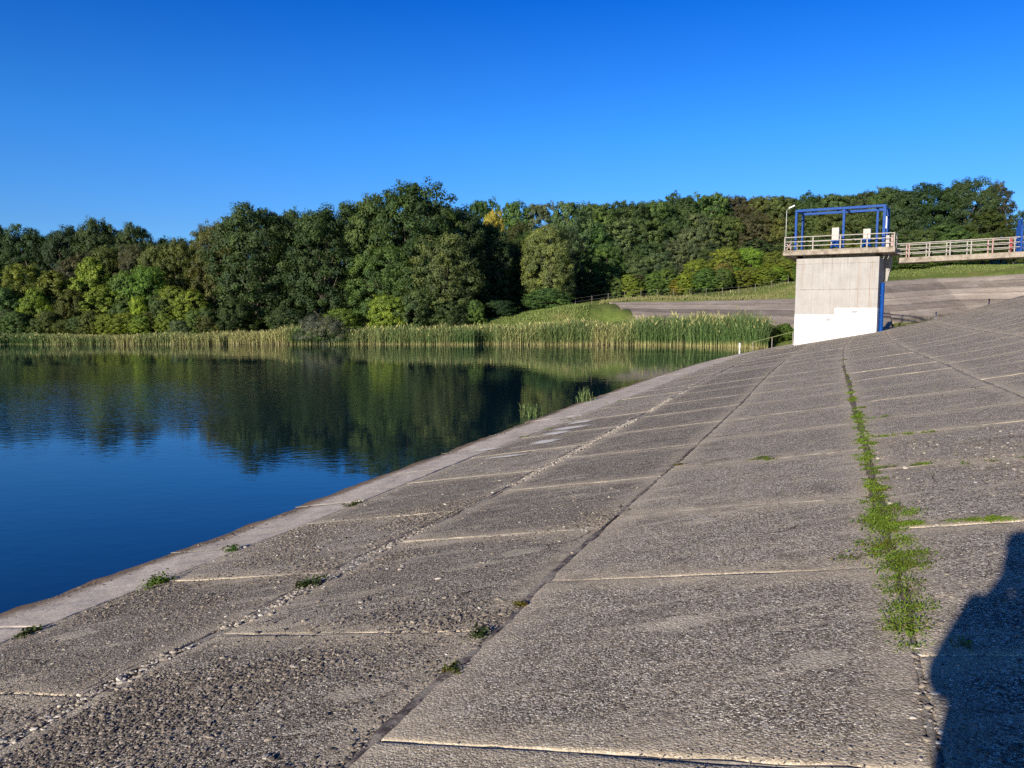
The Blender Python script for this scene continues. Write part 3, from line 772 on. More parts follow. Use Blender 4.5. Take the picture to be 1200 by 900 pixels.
# left: dark trees behind
for px, top, w, col, lab in [
    (-70, 266, 80, BG, 'dark tree just beyond the left edge of the far shore'),
    (2, 264, 62, BG, 'blackish green tree at the extreme left of the skyline'),
    (44, 266, 56, DG, 'dark green tree second from the left on the skyline'),
    (84, 266, 58, BG, 'dark bluish green tree third from the left on the skyline'),
    (124, 258, 62, DG, 'rounded dark tree at the highest point of the left skyline'),
    (166, 262, 50, DG, 'dark tree with twiggy top just before the skyline dips'),
    (196, 279, 44, BG, 'low dark tree at the dip in the left skyline'),
    (226, 281, 40, DG, 'dark green tree peeping out in the notch left of the big oaks')]:
    tree('oak', px, top, 92 + random.uniform(-2, 2), w, col, lab, G_L)
for px, top, w, t, col, lab, kd in [
    (98, 298, 50, 85, BR, 'brownish thin tree in front of the dark left trees', 'round'),
    (128, 288, 56, 86, OL, 'olive brown tree below the high left skyline', 'round'),
    (163, 287, 44, 85, BR, 'dull brown bare looking tree left of the olive pair', 'round'),
    (188, 286, 42, 84, OL, 'left of the two olive trees beneath the skyline dip', 'round'),
    (217, 284, 50, 84, OL, 'right of the two olive trees beneath the skyline dip', 'round'),
    (-30, 320, 70, 77, MG, 'green tree on the shore beyond the left picture edge', 'shrub'),
    (8, 338, 44, 76, MG, 'low green shrub at the left end of the shore', 'shrub'),
    (36, 309, 52, 79, (.17, .215, .042), 'rounded yellowish tree at the left end of the shore', 'round'),
    (44, 338, 36, 76, YG, 'yellow bush at the foot of the rounded yellowish tree', 'shrub'),
    (70, 318, 46, 78, (.155, .185, .042), 'tall olive yellow tree second along the left shore', 'sapling'),
    (88, 342, 40, 75.5, (.10, .12, .03), 'low olive shrub behind the left reeds', 'shrub'),
    (112, 300, 44, 79, YG, 'tallest bright yellow green tree of the left shore', 'sapling'),
    (124, 333, 46, 76, YG, 'yellow green tree in front of the tallest yellow one', 'sapling'),
    (146, 318, 40, 77, LG, 'fresh green tree mid way along the left shore', 'sapling'),
    (150, 352, 36, 75, MG, 'small dark green shrub behind the straw reeds', 'shrub'),
    (174, 312, 48, 78, LG, 'fresh green leafy tree left of the bright yellow bush', 'round'),
    (168, 348, 30, 74.5, (.25, .31, .045), 'bright lemon yellow bush low beside a dark gap', 'shrub'),
    (186, 345, 30, 75, MG, 'mid green shrub right of the lemon yellow bush', 'shrub'),
    (206, 334, 44, 76, (.19, .235, .042), 'yellowish tree right of the mid green shrub', 'sapling'),
    (226, 338, 40, 75, YG, 'yellow green tree nearest the big oaks on the left', 'sapling'),
    (244, 362, 30, 74, MG, 'small green shrub at the foot of the leftmost oak', 'shrub')]:
    tree(kd, px, top, t, w, col, lab, G_S)
# big oaks
for px, top, w, t, col, lab in [
    (262, 262, 62, 82, OL, 'leftmost big oak with olive brown left flank'),
    (306, 241, 104, 80, DG, 'broad dark oak second from the left with its crown to the reeds'),
    (352, 246, 66, 85, DG, 'oak behind and between the two broad dark ones'),
    (384, 240, 96, 79, (.052, .082, .030), 'broad dark oak above the grey willow bush'),
    (430, 231, 84, 81, MG, 'oak directly left of the tallest one'),
    (480, 215, 110, 80, (.056, .088, .030), 'tallest oak in the middle of the far shore'),
    (528, 238, 84, 82, DG, 'dark oak on the right shoulder of the tallest one'),
    (520, 276, 80, 77, (.115, .155, .052), 'lighter green oak lit in front of the tallest one'),
    (450, 292, 80, 77.5, MG, 'lower green oak in front left of the tallest one'),
    (572, 262, 62, 86, DG, 'dark oak at the right end beside the shaded gap'),
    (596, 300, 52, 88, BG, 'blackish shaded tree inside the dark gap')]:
    tree('oak', px, top, t, w, col, lab, G_O)
for px, top, w, t, col, lab, kd in [
    (455, 346, 44, 73.5, YG, 'yellowish bush in front of the tallest oak', 'shrub'),
    (490, 338, 56, 74.5, MG, 'rounded green bush in front of the tallest oak', 'shrub'),
    (530, 352, 50, 75, DG, 'dark bush right of the rounded green bush', 'shrub'),
    (557, 352, 26, 75, LG, 'small bright green bush in the shaded gap', 'shrub'),
    (400, 362, 44, 74, (.16, .235, .042), 'small yellow green bush behind the grey willow', 'shrub'),
    (336, 360, 44, 74.5, DG, 'dark skirt of bushes below the second oak', 'shrub'),
    (276, 352, 44, 74.5, DG, 'dark bush under the leftmost oaks', 'shrub'),
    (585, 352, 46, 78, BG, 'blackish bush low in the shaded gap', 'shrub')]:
    tree(kd, px, top, t, w, col, lab, 'bushes at the foot of the oaks')
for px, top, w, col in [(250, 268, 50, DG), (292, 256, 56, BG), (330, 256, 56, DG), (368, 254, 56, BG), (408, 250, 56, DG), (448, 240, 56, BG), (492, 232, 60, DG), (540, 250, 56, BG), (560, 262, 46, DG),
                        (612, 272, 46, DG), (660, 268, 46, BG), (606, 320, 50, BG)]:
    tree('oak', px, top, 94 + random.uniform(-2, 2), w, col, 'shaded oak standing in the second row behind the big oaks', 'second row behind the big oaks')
tree('willow', 377, 374, 68.5, 60, (.13, .135, .10), 'grey leaved willow bush leaning over the water among the reeds')
# middle right
for px, top, w, t, col, lab, kd in [
    (577, 247, 34, 108, GD, 'golden yellow autumn tree poking up behind the oaks', 'round'),
    (566, 236, 40, 118, DG, 'dark tree behind the golden autumn tree', 'hill'),
    (602, 238, 46, 116, MG, 'green tree on the skyline right of the golden tree', 'hill'),
    (604, 262, 40, 104, (.075, .10, .032), 'soft green tree below the skyline right of the golden tree', 'round'),
    (642, 264, 60, 84, (.17, .20, .065), 'lone pale olive tree with drooping foliage beside the meadow', 'oak'),
    (640, 338, 54, 79, MG, 'green bush at the foot of the lone pale olive tree', 'shrub'),
    (632, 240, 44, 116, GG, 'greyish green skyline tree above the lone olive tree', 'hill'),
    (668, 238, 50, 112, GG, 'pale grey green tree with visible stems right of the olive tree', 'hill'),
    (706, 288, 56, 96, MG, 'rounded mid green tree above the left end of the bank lining', 'round'),
    (740, 300, 46, 97, GG, 'greyish green rounded tree beside the rounded mid green one', 'round'),
    (716, 332, 30, 92, (.05, .11, .04), 'small emerald bush at the left end of the grass', 'shrub'),
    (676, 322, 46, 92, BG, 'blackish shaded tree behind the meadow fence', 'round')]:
    tree(kd, px, top, t, w, col, lab)
# hill wood: crest row and the rows below it
for i, (px, top, w, t, col) in enumerate([
    (700, 240, 46, 126, MG), (732, 238, 46, 128, DG), (762, 236, 46, 132, MG), (794, 231, 50, 136, DG), (826, 229, 50, 138, MG),
    (856, 231, 44, 140, BR), (884, 232, 44, 140, OL), (912, 231, 46, 138, MG), (944, 230, 46, 136, DG), (976, 229, 46, 134, MG), (1008, 226, 46, 130, DG), (1032, 222, 46, 126, MG)]):
    tree('hill', px, top, t, w, col, 'crown on the crest of the wooded hill left of the footbridge', G_H)
for i, (px, top, w, t, col) in enumerate([
    (690, 262, 46, 112, MG), (722, 262, 48, 114, GG), (754, 258, 46, 116, MG), (786, 256, 50, 118, DG), (816, 252, 44, 120, GG),
    (846, 254, 46, 122, OL), (876, 254, 46, 122, BR), (906, 256, 46, 122, OL), (938, 252, 46, 120, MG), (970, 252, 46, 118, OL), (1004, 250, 46, 114, MG), (1034, 248, 46, 110, DG)]):
    tree('hill', px, top, t, w, col, 'forest tree half way up the wooded hill below its crest', G_H)
for i, (px, top, w, t, col) in enumerate([
    (760, 286, 40, 106, DG), (788, 282, 42, 107, GG), (806, 268, 42, 108, GG), (830, 286, 40, 107, DG), (884, 284, 44, 108, DG), (930, 282, 50, 108, MG), (966, 280, 46, 106, MG), (1000, 276, 46, 104, DG), (1030, 282, 40, 102, DG)]):
    tree('hill', px, top, t, w, col, 'tree with pale stem standing low on the wooded hill', G_H)
for i, px in enumerate(range(680, 1050, 26)):
    top = np.interp(px, [680, 760, 830, 880, 960, 1040], [246, 241, 234, 236, 235, 226])
    tree('hill', px + random.uniform(-5, 5), float(top), np.interp(px, [680, 830, 1040], [134, 146, 136]), 52, random.choice([DG, MG, DG]), 'crown in the rearmost row of the wooded hill', 'rearmost row on the wooded hill')
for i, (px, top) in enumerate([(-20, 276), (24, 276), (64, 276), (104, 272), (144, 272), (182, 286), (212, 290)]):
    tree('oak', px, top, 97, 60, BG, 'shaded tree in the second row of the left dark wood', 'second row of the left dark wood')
for px in range(722, 1040, 21):
    tree('sapling', px + random.uniform(-6, 6), float(np.interp(px, [720, 800, 930, 1040], [322, 316, 306, 304])) + random.uniform(-6, 6), 91.3 + random.uniform(-.5, 1.5), random.uniform(22, 32),
         random.choice([YG, LG, (.19, .27, .042), (.14, .22, .046), (.22, .28, .045)]), 'leafy yellow green sapling at the front of the row above the grass bank', 'saplings at the front of the row above the grass bank')
for px in range(-60, 256, 17):
    tree('shrub', px + random.uniform(-5, 5), random.uniform(362, 377), 73 + random.uniform(-.6, .6), random.uniform(22, 36), random.choice([MG, LG, YG, OL, GG]), 'low bush right behind the left reeds', 'low bushes right behind the left reeds')
for px, top, w, t, col, lab, kd in [
    (747, 322, 30, 93, BR, 'thin brownish tree left of the yellow green row', 'sapling'),
    (765, 318, 28, 92, LG, 'green young tree at the left end of the row on the bank', 'sapling'),
    (768, 298, 44, 98, GG, 'pale rounded tree behind the green young tree', 'round'),
    (790, 326, 24, 92, (.26, .19, .03), 'small golden young tree in the row on the bank', 'sapling'),
    (804, 322, 28, 92, LG, 'green young tree right of the small golden one', 'sapling'),
    (814, 304, 34, 97, YG, 'taller yellow green tree behind the small golden one', 'round'),
    (826, 322, 26, 92, MG, 'dark green young tree left of the rusty one', 'sapling'),
    (843, 308, 26, 93, RU, 'rusty orange young tree in the row on the bank', 'sapling'),
    (858, 312, 28, 94, LG, 'green young tree right of the rusty one', 'sapling'),
    (848, 290, 40, 100, (.20, .28, .045), 'bright green tree standing behind the rusty one', 'round'),
    (876, 290, 36, 101, (.19, .27, .045), 'bright green tree above the yellow trees near the tower', 'round'),
    (878, 312, 32, 94, YG, 'yellow green young tree third from the tower', 'sapling'),
    (900, 308, 30, 95, YG, 'yellow green young tree second from the tower', 'sapling'),
    (922, 304, 34, 95, (.20, .275, .042), 'yellow green young tree touching the tower edge', 'sapling'),
    (905, 294, 36, 100, (.175, .21, .042), 'olive yellow tree behind the young trees by the tower', 'round'),
    (950, 292, 50, 100, (.19, .225, .042), 'yellowish tree seen through the blue lifting frame on the left', 'round'),
    (985, 282, 50, 101, (.17, .22, .042), 'yellowish tree seen through the middle of the blue lifting frame', 'round'),
    (1018, 290, 44, 99, MG, 'green tree seen behind the right hoist', 'round')]:
    tree(kd, px, top, t, w, col, lab, G_R)
for px, top, w, t, col, lab, kd in [
    (1050, 222, 64, 99, DG, 'dark tree just right of the blue lifting frame', 'oak'),
    (1086, 214, 64, 98, (.036, .064, .022), 'tall dark green tree behind the left part of the footbridge', 'oak'),
    (1122, 209, 66, 97, DG, 'tallest dark tree behind the footbridge', 'oak'),
    (1152, 216, 40, 101, BR, 'brownish grey tree at the right end of the skyline', 'round'),
    (1168, 215, 36, 99, (.045, .06, .035), 'thin larch with gappy crown at the right end of the skyline', 'sparse'),
    (1104, 262, 50, 94, MG, 'lower green tree behind the middle of the footbridge', 'round'),
    (1072, 268, 46, 94, MG, 'lower green tree behind the start of the footbridge', 'round'),
    (1150, 248, 52, 94, (.07, .09, .025), 'olive green tree behind the footbridge near the blue gate', 'round'),
    (1136, 274, 44, 93, MG, 'low green tree just above the footbridge rail', 'round'),
    (1196, 246, 36, 97, DG, 'dark tree behind the blue gate', 'round'),
    (1182, 274, 30, 94, OL, 'small olive tree left of the blue gate', 'round'),
    (1250, 236, 70, 97, DG, 'dark tree beyond the right picture edge', 'oak'),
    (1062, 306, 40, 90.5, MG, 'dark hedge bush under the start of the footbridge', 'shrub'),
    (1090, 306, 40, 91.5, LG, 'green hedge bush under the footbridge', 'shrub'),
    (1030, 306, 34, 90.5, MG, 'hedge bush hidden beside the tower', 'shrub'),
    (1120, 302, 36, 93, DG, 'dark bush at the top of the worn path', 'shrub'),
    (919, 379, 22, 64, (.11, .20, .035), 'fresh green bush between the reeds and the tower foot', 'shrub'),
    (903, 384, 20, 63, (.10, .15, .03), 'low green bush at the end of the reeds', 'shrub')]:
    tree(kd, px, top, t, w, col, lab, G_B if kd != 'shrub' else None)

# ------------------------------------------------------------------ reeds and grass (stuff)
def blades(x, y, z, h, green, width, r, lean=.12, leaves=2, plume=.3):
    """bent tapering stalks with side leaves and a plume"""
    Vs = []; Fs = []; hg = []; gr = []; ti = []; n = 0
    N = len(x); a_ = r.random(N) * 2 * math.pi; ln = np.abs(r.normal(0, lean, N)); tint = r.random(N)
    def strip(bx, by, bz, L, dirx, diry, bend, w0, w1, hb0, hb1, segs=3):
        nonlocal n
        wa = r.random(len(bx)) * math.pi; wx, wy = np.cos(wa), np.sin(wa)
        rows = []; hh = []
        for k in range(segs + 1):
            s = k / segs; w = w0 + (w1 - w0) * s
            ox = dirx * bend * L * s ** 1.8; oy = diry * bend * L * s ** 1.8
            cx, cy, cz = bx + ox, by + oy, bz + L * s * (1 - .35 * bend * s)
            rows.append(np.stack([np.stack([cx - wx * w, cy - wy * w, cz], -1), np.stack([cx + wx * w, cy + wy * w, cz], -1)], 1))
            hh.append(np.tile((hb0 + (hb1 - hb0) * s)[:, None], (1, 2)))
        g = np.stack(rows, 1); m = len(bx); hh = np.stack(hh, 1)
        idx = n + np.arange(m * (segs + 1) * 2).reshape(m, segs + 1, 2)
        Fs.append(np.stack([idx[:, :-1, 0], idx[:, :-1, 1], idx[:, 1:, 1], idx[:, 1:, 0]], -1).reshape(-1, 4))
        Vs.append(g.reshape(-1, 3)); n += m * (segs + 1) * 2; hg.append(hh.ravel())
        return m * (segs + 1) * 2
    def rep(arr, m, c): return np.repeat(arr, c // m)
    dx, dy = np.cos(a_), np.sin(a_)
    o = np.zeros(N)
    c = strip(x, y, z, h, dx, dy, ln, width, width * .25, o, o + 1); gr.append(rep(green, N, c)); ti.append(rep(tint, N, c))
    for k in range(leaves):
        s = .3 + .5 * r.random(N); la = r.random(N) * 6.28
        c = strip(x + dx * ln * h * s ** 1.8, y + dy * ln * h * s ** 1.8, z + h * s, h * (.22 + .2 * r.random(N)), np.cos(la), np.sin(la), .5 + .5 * r.random(N), width * 1.3, width * .1, s, np.minimum(1, s + .35), 2)
        gr.append(rep(np.clip(green + .15, 0, 1), N, c)); ti.append(rep(np.clip(tint + r.normal(0, .15, N), 0, 1), N, c))
    if plume:
        q = r.random(N) < plume; m = int(q.sum())
        c = strip((x + dx * ln * h)[q], (y + dy * ln * h)[q], (z + h * (1 - .35 * ln) - .1)[q], h[q] * .14, dx[q], dy[q], np.full(m, .4), np.full(m, .045), np.full(m, .02), np.full(m, .8), np.full(m, 1.), 2)
        gr.append(np.zeros(c)); ti.append(rep(tint[q] * .8, m, c))
    return np.vstack(Vs), np.vstack(Fs), dict(hgt=np.concatenate(hg), green=np.concatenate(gr), tint=np.concatenate(ti))

r = np.random.default_rng(21)
N = 30000
px = r.uniform(-160, 900, N)
px = np.where(r.random(N) < .25, r.uniform(500, 900, N), px)
top = np.interp(px, [-160, 0, 60, 100, 160, 230, 250, 330, 345, 365, 410, 430, 520, 560, 640, 690, 740, 760, 790, 830, 870, 893, 908],
                [388, 388, 390, 391, 390, 388, 386, 385, 381, 379, 384, 381, 380, 378, 376, 374, 373, 369.5, 366, 363, 363.5, 369, 381])
gree = np.interp(px, [-160, 0, 50, 80, 150, 160, 230, 250, 330, 345, 400, 425, 470, 480, 520, 600, 640, 655, 690, 700, 740, 760, 800, 900],
                 [1, .95, .9, .55, .3, .7, .6, .2, .25, .9, .8, .7, .8, .95, .65, .6, .55, .95, .95, .55, .55, .85, .95, 1])
dep = r.random(N) * np.interp(px, [-160, 400, 600, 760, 900], [2.5, 2.5, 4, 6, 3.5])
T = shore_t(px) + dep - .3
x = (px - 600) / F * T
zb = np.where(T < shore_t(px) + 1.6, -.15, np.maximum(TZ(x, T), -.2))
ztop = H + np.array([ray(p, q)[2] for p, q in zip(px, top)]) * T
h = (ztop - zb) * (.62 + .42 * r.random(N)) * (1 - .55 * (fbm(x * .45, T * .2, 3) - .45))
dens = fbm(x * .55 + 3, T * .4, 3)
keep = (h > .35) & (dens > .27)
gree = np.clip(gree + .12 + (fbm(x * .3 + 50, T * .3, 2) - .5) * 1.4 + r.normal(0, .12, N), 0, 1)
v, f, at_ = blades(x[keep], T[keep], zb[keep], h[keep], gree[keep], .016, r, lean=.2, plume=.16)
reeds = np_mesh('reed_bed', v, f, M['reed'], vattrs=at_)
tag(reeds, 'belt of straw and green reeds along the far waterline', 'reeds', kind='stuff')

# dry grass along the lining and the forest edge
N = 6000
px = r.uniform(702, 935, N); py = np.interp(px, [600, 650, 700, 760, 930], [366, 361, 355.5, 351, 347.5]) + r.normal(0, 1.6, N)
T = np.interp(px, [600, 700, 930], [77.6, 78.4, 79.4]) + r.uniform(-.7, 1.5, N) + 5 * (r.random(N) < .12) * r.random(N)
x = (px - 600) / F * T
v, f, at_ = blades(x, T, TZ(x, T), .14 + .42 * r.random(N) * fbm(x * .6, T * .3, 2), np.clip(r.normal(.35, .3, N), 0, 1), .022, r, lean=.25, leaves=1, plume=.25)
N2 = 7000
px = r.uniform(520, 690, N2); T2 = shore_t(px) + 3.5 + r.random(N2) * 10; x2 = (px - 600) / F * T2
N3 = 5000
px3 = r.uniform(930, 1215, N3); T3 = np.interp(px3, [930, 1095, 1215], [84, 86, 79.5]) + r.uniform(0, 6, N3); x3 = (px3 - 600) / F * T3
xx = np.concatenate([x2, x3]); tt = np.concatenate([T2, T3])
v2, f2, a2 = blades(xx, tt, TZ(xx, tt), np.where(np.arange(len(xx)) < N2, .08 + .2 * r.random(len(xx)), .06 + .16 * r.random(len(xx))), np.clip(r.normal(.9, .15, len(xx)), 0, 1), .03, r, lean=.3, leaves=1, plume=.05)
grass = np_mesh('meadow_grass', np.vstack([v, v2]), np.vstack([f, f2 + len(v)]), M['drygrass'], vattrs={k: np.concatenate([at_[k], a2[k]]) for k in at_})
tag(grass, 'rough green and dry grass on the far bank', 'grass', kind='stuff')

# two tufts in the shallow water
for px, py, top, lab in [(622, 489, 469, 'left of the two small reed tufts in the shallows'), (685.5, 472, 450, 'right of the two small reed tufts in the shallows')]:
    t = -H / ray(px, py)[2]; n = 46
    x = (px - 600) / F * t + r.normal(0, .14, n); y = t + r.normal(0, .14, n)
    v, f, at_ = blades(x, y, np.full(n, -.15), (H + ray(px, top)[2] * t + .1) * (.45 + .6 * r.random(n)), np.clip(r.normal(.85, .1, n), 0, 1), .011, r, lean=.12, leaves=2, plume=0)
    o = np_mesh('reed_tuft', v, f, M['reed'], vattrs=at_); tag(o, lab, 'reeds', 'reed tufts in the shallows')

# ------------------------------------------------------------------ weeds in the joints
def weed_leaves(cx, cy, spread, n, size, hgt, r):
    x = cx + r.normal(0, 1, n) * spread; y = cy + r.normal(0, 1, n) * spread
    z = DZ(x, y) + r.random(n) * hgt
    nrm = np.stack([r.normal(0, .6, n), r.normal(0, .6, n), np.full(n, 1.)], -1); nrm /= np.linalg.norm(nrm, axis=1)[:, None]
    t = np.cross(nrm, r.normal(size=(n, 3))); t /= np.linalg.norm(t, axis=1)[:, None]; b = np.cross(nrm, t)
    s = (size * (.5 + r.random(n)))[:, None]; p = np.stack([x, y, z], -1)
    v = np.stack([p - t * s, p + b * s * .42 + nrm * s * .2, p + t * s * 1.1, p - b * s * .42 + nrm * s * .2], 1).reshape(-1, 3)
    return v, np.arange(n * 4).reshape(n, 4), np.clip(.62 * r.random() + .45 * r.random(n), 0, 1)
Vs = []; Fs = []; Ts = []; n = 0
pts = []
for y in np.arange(2.9, 26, .024):
    u = float(J4(y)); x = float(xw(y)) + u / CN
    px_, py_, _ = project((x, y, float(DZ(x, y))))
    d = np.interp(py_, [440, 470, 490, 530, 556, 580, 600, 650, 690, 735, 760, 775], [.03, .14, .3, .42, .4, .8, 1.2, 1.3, 1.1, .8, .35, 0])
    d *= .40 + 2.6 * max(0, float(fbm(np.array(y * 1.9), np.array(3.3), 3)) - .40)
    if r.random() < d:
        wd = .02 + .065 * d
        pts.append((x + r.normal(0, wd) , y + r.normal(0, .07), .03 + .03 * d, int(16 + 46 * d), min(.024, .0075 + .0011 * y)))
for (pxx, pyy, L, cnt) in [(1118, 612, .42, 26), (1190, 609, .2, 8), (1052, 547, .3, 12), (1040, 511, .3, 6), (1060, 510, .3, 6), (1022, 490, .2, 4), (1185, 539, .5, 8), (640, 503, .3, 6), (668, 491, .3, 6), (615, 512, .3, 5), (720, 471, .4, 4)]:
    h_ = hit(pxx, pyy)
    for _ in range(cnt):
        q = r.uniform(-L, L); pts.append((h_[0] + CN * q, h_[1] - SN * q + r.normal(0, .015), .03, 26, .013))
for (x, y, sp, cnt, sz) in pts:
    v, f, t_ = weed_leaves(x, y, sp * .8, int(cnt * 1.5), sz * .72, .022, r); Vs.append(v); Fs.append(f + n); Ts.append(t_); n += len(v)
nb = 650; yb = r.uniform(3.1, 12, nb); gb = fbm(yb * 1.6, yb * 0 + 3.3, 3); yb = yb[(gb > .46)]
xb = xw(yb) + (J4(yb) + r.normal(0, .05, len(yb))) / CN
vb, fb, ab = blades(xb, yb, DZ(xb, yb) - .005, .018 + .035 * r.random(len(yb)), np.full(len(yb), 1.), .0035, r, lean=.5, leaves=1, plume=0)
Vs.append(vb); Fs.append(fb + n); Ts.append(np.clip(.25 + .6 * r.random(len(fb)), 0, 1)); n += len(vb)
wd = np_mesh('joint_weeds', np.vstack(Vs), np.vstack(Fs), M['weed'], attrs=dict(tint=np.concatenate(Ts)))
wd.color = (.165, .255, .035, 1)
tag(wd, 'bright green creeping weeds filling the long joint beside the shadow', 'weeds', kind='stuff')
for (px, py, sp, cnt, hg, sz, col, lab) in [
    (186, 683, .13, 260, .11, .022, (.10, .17, .03), 'largest green weed on the pale strip edge at the lower left'),
    (271, 645, .08, 150, .09, .02, (.08, .17, .03), 'bright green weed on the pale strip edge next up from the largest'),
    (33, 742, .06, 80, .05, .02, (.07, .10, .03), 'dull green weed at the strip edge in the lower left corner'),
    (415, 591, .12, 120, .06, .02, (.10, .14, .04), 'small weed on the strip edge where the water meets the oak reflection'),
    (362, 685, .10, 200, .07, .02, (.065, .10, .03), 'flat dark weed in the rubble joint'),
    (560, 746, .05, 150, .06, .014, (.055, .085, .03), 'dark green tuft in the bitumen joint'),
    (611, 709, .035, 80, .05, .014, (.20, .18, .04), 'yellow tuft in the bitumen joint above the dark green one'),
    (525, 786, .05, 110, .035, .013, (.13, .15, .04), 'pale moss patch in the bitumen joint below the dark green tuft'),
    (895, 538, .12, 90, .035, .016, (.10, .15, .03), 'little weed on the cross joint between the bitumen and the grassy joint'),
    (795, 545, .06, 60, .03, .014, (.19, .17, .06), 'yellowish tuft at the joint crossing in mid slope')]:
    h_ = hit(px, py)
    k = max(6, cnt // 22); Vs = []; Fs = []; Ts = []; n = 0
    for i in range(k):
        v, f, t_ = weed_leaves(h_[0] + r.normal(0, sp * .55), h_[1] + r.normal(0, sp * .6), sp * .36, 22, sz, hg * r.random(), r)
        Vs.append(v); Fs.append(f + n); Ts.append(t_); n += len(v)
        q_ = v.mean(0); q_[2] = float(DZ(q_[0], q_[1])) + .012; c_ = np.array([h_[0], h_[1], h_[2] + .012]); m_ = np.array([0, .003, .004])
        Vs.append(np.array([c_ - m_, c_ + m_, q_ + m_, q_ - m_])); Fs.append(np.array([[0, 1, 2, 3]]) + n); Ts.append(np.array([.3])); n += 4
    o = np_mesh('weed_clump', np.vstack(Vs), np.vstack(Fs), M['weed'], attrs=dict(tint=np.concatenate(Ts))); o.color = (*col, 1)
    tag(o, lab, 'weed', 'single weeds on the slope')

# ------------------------------------------------------------------ stones standing out of the slabs
def stone_mesh():
    a = NT('stone'); ti = a.attr('tint'); v = a.coord()
    c = a.ramp(ti, [(0, (.06, .052, .045)), (.3, (.17, .145, .12)), (.6, (.29, .245, .195)), (.82, (.42, .36, .285)), (.93, (.54, .49, .42)), (1, (.70, .66, .60))])
    c = a.mix(.5, c, a.mix(1., c, a.ramp(a.noise(v, 90, 4, .7), [(.3, .55), (.5, 1), (.7, 1.4)]), 'MULTIPLY'))
    a.l(c, a.b.inputs['Base Color']); a.b.inputs['Roughness'].default_value = .8; a.b.inputs['Specular IOR Level'].default_value = .25
    return a.m
M['stone'] = stone_mesh()
g = (1 + 5 ** .5) / 2
ICO_V = np.array([(-1,g,0),(1,g,0),(-1,-g,0),(1,-g,0),(0,-1,g),(0,1,g),(0,-1,-g),(0,1,-g),(g,0,-1),(g,0,1),(-g,0,-1),(-g,0,1)]) / math.hypot(1, g)
ICO_F = np.array([(0,11,5),(0,5,1),(0,1,7),(0,7,10),(0,10,11),(1,5,9),(5,11,4),(11,10,2),(10,7,6),(7,1,8),(3,9,4),(3,4,2),(3,2,6),(3,6,8),(3,8,9),(4,9,5),(2,4,11),(6,2,10),(8,6,7),(9,8,1)])
def stones(x, y, rad, tint, r, lift=-.02, flat=.52):
    N = len(x)
    v = ICO_V[None] * (1 + r.normal(0, .16, (N, 12, 1)))
    sc = np.stack([1 + r.random(N) * .7, .75 + r.random(N) * .4, flat * (.6 + .6 * r.random(N))], -1)
    v = v * sc[:, None]
    a_ = r.random(N) * 6.28; ca, sa = np.cos(a_)[:, None], np.sin(a_)[:, None]
    v = np.stack([v[..., 0] * ca - v[..., 1] * sa, v[..., 0] * sa + v[..., 1] * ca, v[..., 2] + .3 * r.normal(0, 1, (N, 1)) * v[..., 0] * .4], -1)
    v = v * rad[:, None, None]
    v[..., 0] += x[:, None]; v[..., 1] += y[:, None]; v[..., 2] += (DZ(x, y) + rad * lift)[:, None]
    f = (ICO_F[None] + (np.arange(N) * 12)[:, None, None]).reshape(-1, 3)
    return v.reshape(-1, 3), f, np.repeat(tint, 20)
def sample(N, y0, y1, ulo, uhi, pw=1.0):
    y = y0 + (y1 - y0) * r.random(N) ** pw; u = ulo(y) + (uhi(y) - ulo(y)) * r.random(N); x = xw(y) + u / CN
    return x, y
X = []; Y = []; RR = []; TT = []
def put(x, y, rad, tint):
    px_, py_, f_ = project(np.stack([x, y, DZ(x, y)], -1))
    k = (px_ > -60) & (px_ < 1260) & (py_ < 960) & (f_ > .5)
    X.append(x[k]); Y.append(y[k]); RR.append(rad[k]); TT.append(tint[k])
m = 60000; x, y = sample(m, 2.2, 8, J2, J3, 1.3); k = (fbm(x * 1.1, y * 1.1, 3) + r.normal(0, .1, m) > .40 + .055 * (y - 3)) & (U(x, y) > J2(y) + .17)
put(x[k], y[k], np.exp(r.normal(math.log(.0060), .42, k.sum())), np.clip(r.beta(1.6, 2.2, k.sum()), 0, 1))
m = 30000; x, y = sample(m, 3, 10, J1, J2, 1.3); k = fbm(x * 1.1, y * 1.1, 3) + r.normal(0, .1, m) > .46
put(x[k], y[k], np.exp(r.normal(math.log(.006), .35, k.sum())), np.clip(r.beta(1.6, 2.2, k.sum()), 0, 1))
m = 9000; x, y = sample(m, 2.2, 9, J3, J4, 1.3); k = fbm(x * 1.1, y * 1.1, 3) + r.normal(0, .1, m) > .52
put(x[k], y[k], np.exp(r.normal(math.log(.0034), .3, k.sum())), np.clip(r.beta(1.6, 2.4, k.sum()), 0, 1))
m = 16000; x, y = sample(m, 2.2, 10, J4, J5, 1.2); k = fbm(x * 1.1, y * 1.1, 3) + r.normal(0, .1, m) > .50
put(x[k], y[k], np.exp(r.normal(math.log(.0055), .4, k.sum())), np.clip(r.beta(1.6, 2.0, k.sum()), 0, 1))
m = 420; x, y = sample(m, 2.5, 9, J2, J3); put(x, y, np.exp(r.normal(math.log(.012), .3, m)), np.clip(r.beta(2.4, 1.5, m), 0, 1))
m = 300; x, y = sample(m, 2.5, 9, J4, J5); put(x, y, np.exp(r.normal(math.log(.012), .3, m)), np.clip(r.beta(3, 1.2, m), 0, 1))
m = 400; x, y = sample(m, 3, 14, J1, J2); put(x, y, np.exp(r.normal(math.log(.012), .3, m)), np.clip(r.beta(3, 1.2, m), 0, 1))
